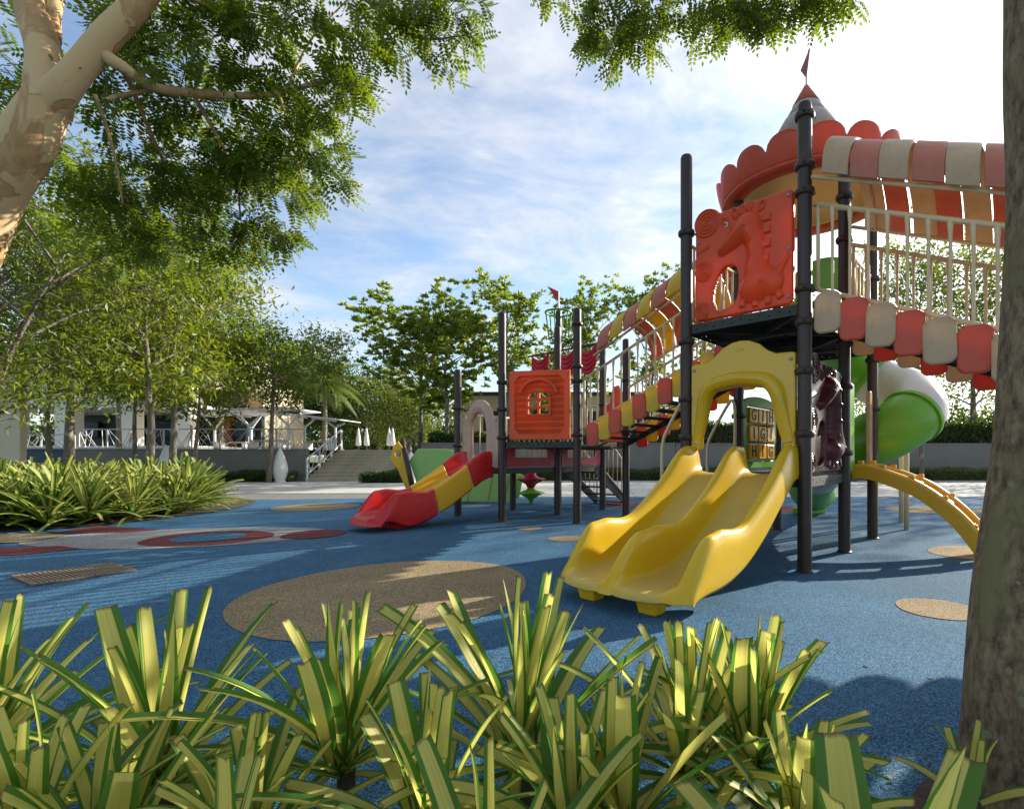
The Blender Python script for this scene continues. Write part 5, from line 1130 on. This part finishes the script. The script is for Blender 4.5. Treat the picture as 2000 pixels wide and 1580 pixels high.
# the big tan-barked tree at upper left -------------------------------------------------
def big_tree():
    rg = np.random.default_rng(5); base = np.array([-5.9, 3.9, 0]); t = thing('pinnate_tree', tuple(base), 'large tree with peeling tan bark and feathery leaves at the upper left', 'tree'); m = MB(); Q = []
    T = lambda px, py, Y: at(px, py, Y)
    fork = T(95, 190, 3.85)
    Q.append(limb(m, [base, (-5.5, 3.9, 1.2), T(-60, 470, 3.9), T(40, 300, 3.86), fork], .23, .138, 16, 30, 0))
    Q.append(limb(m, [fork-[.06, 0, .12], T(130, 165, 3.85), T(205, 75, 3.9), T(300, -30, 4.0), T(420, -240, 4.3), T(560, -420, 4.9)], .115, .055, 14, 26, 0))
    Q.append(limb(m, [fork-[.0, 0, .1], T(88, 110, 3.95), T(62, 20, 4.1), T(20, -160, 4.3), T(-40, -380, 4.6)], .135, .06, 14, 22, 0))
    Q.append(limb(m, [T(100, 80, 4.1), T(105, 20, 4.2), T(130, -80, 4.4), T(200, -300, 4.8)], .06, .035, 8, 16, 0))
    Q.append(limb(m, [T(205, 110, 3.9), T(240, 132, 3.95), T(300, 170, 4.1), T(380, 183, 4.3), T(500, 188, 4.5), T(560, 178, 4.6), T(640, 160, 4.7), T(700, 168, 4.8)], .05, .012, 9, 30, 0))
    Q.append(limb(m, [T(185, 185, 3.95), T(205, 240, 4.1), T(225, 310, 4.2), T(240, 400, 4.35)], .016, .007, 6, 14, 0))
    Q.append(limb(m, [T(200, 195, 4.0), T(260, 182, 4.1), T(310, 175, 4.15)], .018, .012, 6, 10, 0))
    Q.append(limb(m, [T(545, 185, 4.55), T(565, 250, 4.6), T(590, 350, 4.7)], .012, .006, 6, 14, 0))
    Q.append(limb(m, [T(560, 175, 4.6), T(600, 90, 4.7), T(640, 40, 4.7), T(720, -40, 4.8)], .013, .006, 6, 14, 0))
    Q.append(limb(m, [T(380, 190, 4.4), T(420, 260, 4.6), T(460, 340, 4.8), T(470, 430, 5.0)], .02, .008, 6, 14, 0))
    Q.append(limb(m, [T(300, -30, 4.0), T(400, 10, 4.2), T(470, 60, 4.4), T(530, 85, 4.5)], .018, .006, 6, 14, 0))
    Q.append(limb(m, [T(420, -240, 4.3), T(560, -120, 4.6), T(740, 20, 4.9), T(820, 75, 5.0), T(910, 70, 5.1)], .03, .006, 7, 20, 0))
    Q.append(limb(m, [T(240, 130, 4.0), T(290, 250, 4.4), T(330, 340, 4.8), T(370, 440, 5.2)], .02, .007, 6, 14, 0))
    m.build('trunk', M['bark1'], t, smooth=True, origin=base)
    # peeling bark flakes on the fork
    # leafy boughs: (px, py, depth, radius across, radius up, sprays)
    B = [(150, 330, 4.8, .42, .42, 70), (230, 400, 5.2, .5, .4, 120), (300, 300, 4.7, .5, .42, 130), (330, 430, 5.3, .55, .36, 130), (420, 300, 4.9, .52, .45, 170), (430, 420, 5.3, .5, .36, 130), (520, 270, 4.8, .45, .38, 140), (540, 390, 5.1, .40, .33, 95), (600, 330, 4.8, .30, .32, 70), (620, 235, 4.7, .30, .25, 60),
         (470, 470, 5.3, .26, .18, 30), (380, 490, 5.4, .3, .16, 35), (560, 440, 5.2, .2, .14, 18), (250, 200, 4.3, .34, .25, 55), (360, 110, 4.3, .42, .34, 90), (290, 60, 4.4, .34, .3, 60), (440, 60, 4.4, .38, .25, 70), (370, 10, 4.3, .4, .2, 60), (180, 60, 4.5, .22, .26, 30), (30, 120, 4.7, .3, .5, 70), (20, 320, 5.0, .3, .5, 60),
         (560, 60, 4.5, .36, .2, 50), (620, 30, 4.6, .32, .15, 40), (480, 150, 4.5, .3, .16, 35), (510, 100, 4.5, .2, .16, 25), (665, 110, 4.7, .26, .20, 44), (690, 160, 4.75, .22, .18, 34), (700, 60, 4.7, .14, .22, 22), (660, 190, 4.7, .14, .14, 14), (770, 40, 4.9, .28, .18, 40), (840, 50, 5.0, .28, .22, 44), (880, 20, 5.0, .26, .2, 40), (850, 110, 5.05, .17, .12, 18), (780, 90, 5.0, .2, .1, 16), (900, 80, 5.1, .12, .1, 10),
         (330, -120, 4.4, 1.0, .4, 120), (700, -120, 4.8, 1.0, .4, 110), (60, -160, 4.4, .8, .5, 90), (100, 260, 4.9, .3, .3, 50), (230, 480, 5.6, .4, .2, 50), (100, 430, 5.6, .4, .25, 50)]
    tp = pinnate(6, .23, .027, .055); parts = []; tw = MB()
    for k, (px, py, Y, rx, rz, n) in enumerate(B):
        c = at(px, py, Y); n = int(n*.66); nc_ = max(2, n//7); sub_ = c+ball(nc_, rg)*np.array([rx, rx*1.05, rz]); P = sub_[rg.integers(0, nc_, n)]+rg.standard_normal((n, 3))*[.075, .075, .05]; D = (P-c)*.8+rg.standard_normal((n, 3))*.25; D[:, 2] -= .22
        for j in range(max(3, n//14)):
            a = c+rg.standard_normal(3)*[rx*.15, rx*.15, rz*.15]; e = P[j]; tw.tube([a, (a+e)/2+[0, 0, .03], e], [.005, .004, .002], 4, False)
        # every spray is a short shoot with several feather leaves
        for q in range(2): parts.append(sprays(P+rg.standard_normal((n, 3))*.04, D+rg.standard_normal((n, 3))*.35, tp, rg, .7, (.7, 1.15)))
    tw.build('twigs', M['twig'], t, smooth=True, origin=base)['kind'] = 'stuff'; crown('crown', parts, M['leafA'], t)
big_tree()
# mossy trunk at the right edge, its low boughs hang into the top of the view
def right_tree():
    rg = np.random.default_rng(9); base = np.array([1.205, 1.40, 0]); t = thing('mossy_tree', tuple(base), 'dark mossy tree trunk with pale lichen spots at the right edge', 'tree'); m = MB()
    Q = spline([base+[-.015, 0, -.05], base+[.012, 0, .5], base+[.08, 0, 1.1], base+[.10, .0, 1.7], base+[.075, .0, 2.3], base+[.06, .02, 3.2], base+[.1, .1, 4.4]], 60)
    n = 36; V = []; Fc = []
    for i, q in enumerate(Q):
        r = .182-.030*min(1, q[2]/2.0)-.06*max(0, (q[2]-2)/2.4)+.05*max(0, .25-q[2])
        for j in range(n):
            a = 2*math.pi*j/n; k = 1+.022*math.sin(3*a+q[2]*1.3)+.014*math.sin(7*a-q[2]*2.1)+.012*math.sin(11*a+q[2]*9); V.append((q[0]+r*k*math.cos(a), q[1]+r*k*math.sin(a), q[2]))
    for i in range(59):
        for j in range(n): Fc.append((i*n+j, i*n+(j+1) % n, (i+1)*n+(j+1) % n, (i+1)*n+j))
    mk('trunk', V, Fc, M['bark2'], t, smooth=True, origin=base)
    T = lambda px, py, Y: at(px, py, Y); tp_ = base+[.1, .1, 4.3]
    for P in ([tp_, (1.6, 2.4, 4.9), T(1450, -130, 4.6), T(1330, -60, 4.7)], [tp_, (.9, 2.6, 5.1), T(1230, -160, 4.8), T(1190, -10, 4.9), T(1225, 60, 4.9)], [tp_, (2.2, 2.5, 4.9), T(1640, -120, 4.6), T(1560, -30, 4.7)]): limb(m, P, .05, .006, 7, 22)
    m.build('boughs', M['twig'], t, smooth=True, origin=base)
    B = [(1180, 10, 4.9, .34, .12, 46), (1230, 40, 4.9, .22, .16, 40), (1150, 40, 4.9, .13, .12, 14), (1225, 95, 4.9, .13, .10, 18), (1290, 10, 4.9, .14, .08, 14), (1380, 0, 4.7, .2, .10, 26), (1440, 0, 4.7, .26, .12, 38), (1485, 30, 4.7, .12, .1, 16), (1530, 0, 4.7, .26, .10, 36), (1600, -18, 4.7, .22, .10, 32), (1640, -10, 4.7, .12, .08, 14), (1365, 40, 4.7, .06, .06, 5), (1400, -140, 4.8, 1.2, .4, 130), (1100, -160, 4.8, .9, .4, 90)]
    tp = pinnate(6, .23, .026, .052); parts = []
    for px, py, Y, rx, rz, k in B:
        c = at(px, py, Y); nc_ = max(2, k//6); sub_ = c+ball(nc_, rg)*np.array([rx, rx*1.05, rz]); P = sub_[rg.integers(0, nc_, k)]+rg.standard_normal((k, 3))*[.07, .07, .045]; D = (P-c)*.8+rg.standard_normal((k, 3))*.2; D[:, 2] -= .22
        for q in range(2): parts.append(sprays(P+rg.standard_normal((k, 3))*.04, D+rg.standard_normal((k, 3))*.3, tp, rg, .7, (.75, 1.15)))
    crown('crown', parts, M['leafA'], t)
right_tree()

# variegated strap-leaved plants --------------------------------------------------------
def strap_geo(L, w, a0, a1, rg, nseg=10, twist=0.0, cut=True, nx=4):
    """leaf from origin in the x-z plane: starts a0 from vertical, bends to a1; M-shaped section, blunt cut tip"""
    V, uv = [], []; p = np.zeros(3)
    for i in range(nseg+1):
        f = i/nseg; a = a0+(a1-a0)*f**1.6; T = np.array([math.sin(a), 0, math.cos(a)]); Nn = np.array([-math.cos(a), 0, math.sin(a)]); tw = twist*f; S_ = np.array([0, 1., 0])*math.cos(tw)+Nn*math.sin(tw); N2 = Nn*math.cos(tw)-np.array([0, 1., 0])*math.sin(tw)
        wd = w*(.55+.45*min(1, f*2.4))*(1-.22*max(0, f-.6)/.4); 
        if not cut: wd *= (1-max(0, f-.35)/.65)**.8+.02
        us = np.linspace(-1, 1, nx+1)
        for u in us:
            h = (.07*math.cos(u*math.pi*2)-.07+.24*abs(u)) if nx >= 4 else .3*abs(u); V.append(p+S_*u*wd/2+N2*h*wd*(1-.3*f)+(T*rg.normal()*.006*(cut and i == nseg))); uv.append(((u+1)/2, f))
        p = p+T*L/nseg
    F = []; k = nx+1
    for i in range(nseg):
        for j in range(nx): F.append((i*k+j, i*k+j+1, (i+1)*k+j+1, (i+1)*k+j))
    return np.array(V), np.array(F), np.array(uv)
def leaf_mesh(i):
    rg = np.random.default_rng(100+i); inner = i % 6; a0 = R([4, 13, 24, 37, 52, 67][inner]+rg.uniform(-5, 5)); a1 = a0+R(rg.uniform(0, 14)+inner*rg.uniform(2, 10)); V, F, uv = strap_geo(1.0, .082*rg.uniform(.75, 1.15), a0, a1, rg, 11, rg.uniform(-.5, .5), not (i % 11 == 7))
    me = bpy.data.meshes.new('strap_leaf'); me.from_pydata(V.tolist(), [], F.tolist()); ul = me.uv_layers.new(name='UVMap'); li = np.zeros(len(me.loops), np.int32); me.loops.foreach_get('vertex_index', li); ul.data.foreach_set('uv', uv[li].astype(np.float32).ravel())
    me.polygons.foreach_set('use_smooth', np.ones(len(me.polygons), bool)); me.materials.append(M['strap']); return me
LM = [leaf_mesh(i) for i in range(30)]
FG = [(-30, 1.34, 1200, 'cut by the left edge, leaves leaning right'), (70, 1.00, 1395, 'low one in the lower left corner'), (318, 1.31, 1188, 'tall one beside the left end of the tan oval'), (205, 1.02, 1420, 'low one between the two leftmost tall plants'), (490, 1.06, 1430, 'low one between two tall plants left of the centre'),
      (670, 1.31, 1178, 'tall one before the middle of the tan oval'), (835, 1.08, 1350, 'broad one below the right end of the tan oval'), (1022, 1.38, 1152, 'tallest one, left of the yellow slide'), (1120, 1.06, 1385, 'dense one below the lip of the yellow slide'), (1222, 1.10, 1345, 'low one below the right foot of the yellow slide'),
      (1342, 1.30, 1230, 'upright one right of the yellow slide'), (1472, 1.33, 1225, 'upright one nearest the scalloped shadow'), (1568, 1.08, 1420, 'low spreading one before the scalloped shadow'), (965, .84, 1500, 'nearest low one at the bottom edge, in the middle'), (420, .84, 1490, 'nearest one at the bottom edge, on the left'), (1725, .70, 1478, 'very near one with broad cut leaves beside the mossy trunk'), (1895, 1.26, 1440, 'small one with thin leaves beside the mossy trunk')]
def fg_plant(k, px, Y, tip, where):
    rg = np.random.default_rng(500+k); x = (px-CX)/FPX*Y; zb = (.15 if Y > .9 else .10)+rg.uniform(-.02, .03); L = (EYE-(tip-CY)/FPX*Y-zb)*.99; t = thing('variegated_plant', (x, Y, .014), f'variegated strap-leaved plant in front, {where}', 'plant', 'variegated plants in the foreground bed')
    MB().tube([(x, Y, .0), (x+.01, Y, zb+.03)], [.03, .022], 8).build('stem', M['soil'], t)
    n = 34 if Y > 1.2 else (21 if Y > .9 else 9); ph = rg.uniform(0, 6.28)
    if px > 1850: n = 8
    for i in range(n):
        tier = min(5, int(6*(i/n)**.9)); c = [j for j in range(30) if j % 6 == tier]; me = LM[c[rg.integers(len(c))]]
        o = bpy.data.objects.new('leaf', me); COL.objects.link(o); o.parent = t; o.location = (rg.normal()*.012, rg.normal()*.012, zb+.012*(n-i)/n*3); ln = L*(rg.uniform(.80, 1.02) if tier < 3 else rg.uniform(.85, 1.22)); wsc = rg.uniform(.6, 1.15)*(.58 if px < 1700 else (1.25 if px < 1800 else .5))
        o.scale = (ln, ln*(wsc/ L)*.82 if False else wsc, ln); o.rotation_euler = (rg.normal()*.09, rg.normal()*.09, ph+i*2.4+rg.normal()*.2)
for k, a in enumerate(FG): fg_plant(k, *a)
# clumps of the left bed: each clump one plant, leaves too small to pick apart
CL = []
for v_ in range(5):
    rg = np.random.default_rng(800+v_); parts = []; uvs = []; b = 0; vs = []; Fs = []
    for i in range(56):
        f = i/56; a0 = R(3+74*f+rg.uniform(-14, 14)); V, F, uv = strap_geo(rg.uniform(.60, .95), rg.uniform(.050, .078), a0, a0+R(rg.uniform(15, 60)), rg, 7, rg.uniform(-.4, .4), True, 2); a = i*2.4+rg.normal()*.2; c, s = math.cos(a), math.sin(a)
        V = V@np.array([[c, s, 0], [-s, c, 0], [0, 0, 1]])+[0, 0, .06]; parts.append(V); Fs.append(F+b); uvs.append(uv); vs.append(np.full(len(V), rg.random())); b += len(V)
    o = mk('foliage', np.concatenate(parts), np.concatenate(Fs), M['strap2'], None, smooth=True, var=np.concatenate(vs), uv=np.concatenate(uvs), origin=(0, 0, 0)); CL.append(o.data); COL.objects.unlink(o); bpy.data.objects.remove(o)
def bed_label(p):
    px = CX+FPX*p[0]/p[1]; d = -poly_d(np.array([p[0]]), np.array([p[1]]), bed_poly)[0]
    row = 'front-row' if d < .62 and p[1] < 10.5 else ('second-row' if d < 1.25 else 'back-row')
    side = 'at the rounded right end' if px > 340 else ('below the slender tree trunks' if px > 220 else ('in the middle' if px > 110 else 'at the left edge'))
    return f'{row} variegated strap-leaf clump of the left bed, {side}'
rg = np.random.default_rng(3); spots = []
cand = rg.uniform((-17, 6.4), (-7.0, 13.6), (7000, 2)); cand = cand[(poly_d(cand[:, 0], cand[:, 1], bed_poly) < -.12) & (CX+FPX*cand[:, 0]/cand[:, 1] > -120) & (CX+FPX*cand[:, 0]/cand[:, 1] < 382)]
for p in cand:
    if len(spots) >= 240: break
    if all(np.hypot(*(p-q)) > (.33 if p[1] < 10.5 else .5) for q in spots): spots.append(p)
for i, p in enumerate(spots):
    t = thing('bed_plant', (p[0], p[1], .014), bed_label(p), 'plant', 'variegated clumps filling the left bed'); o = bpy.data.objects.new('foliage', CL[i % 5]); COL.objects.link(o); o.parent = t; sc = rg.uniform(.78, 1.12); o.scale = (sc, sc, sc*rg.uniform(.9, 1.05)); o.rotation_euler = (rg.normal()*.14, rg.normal()*.14, rg.uniform(0, 6.28))
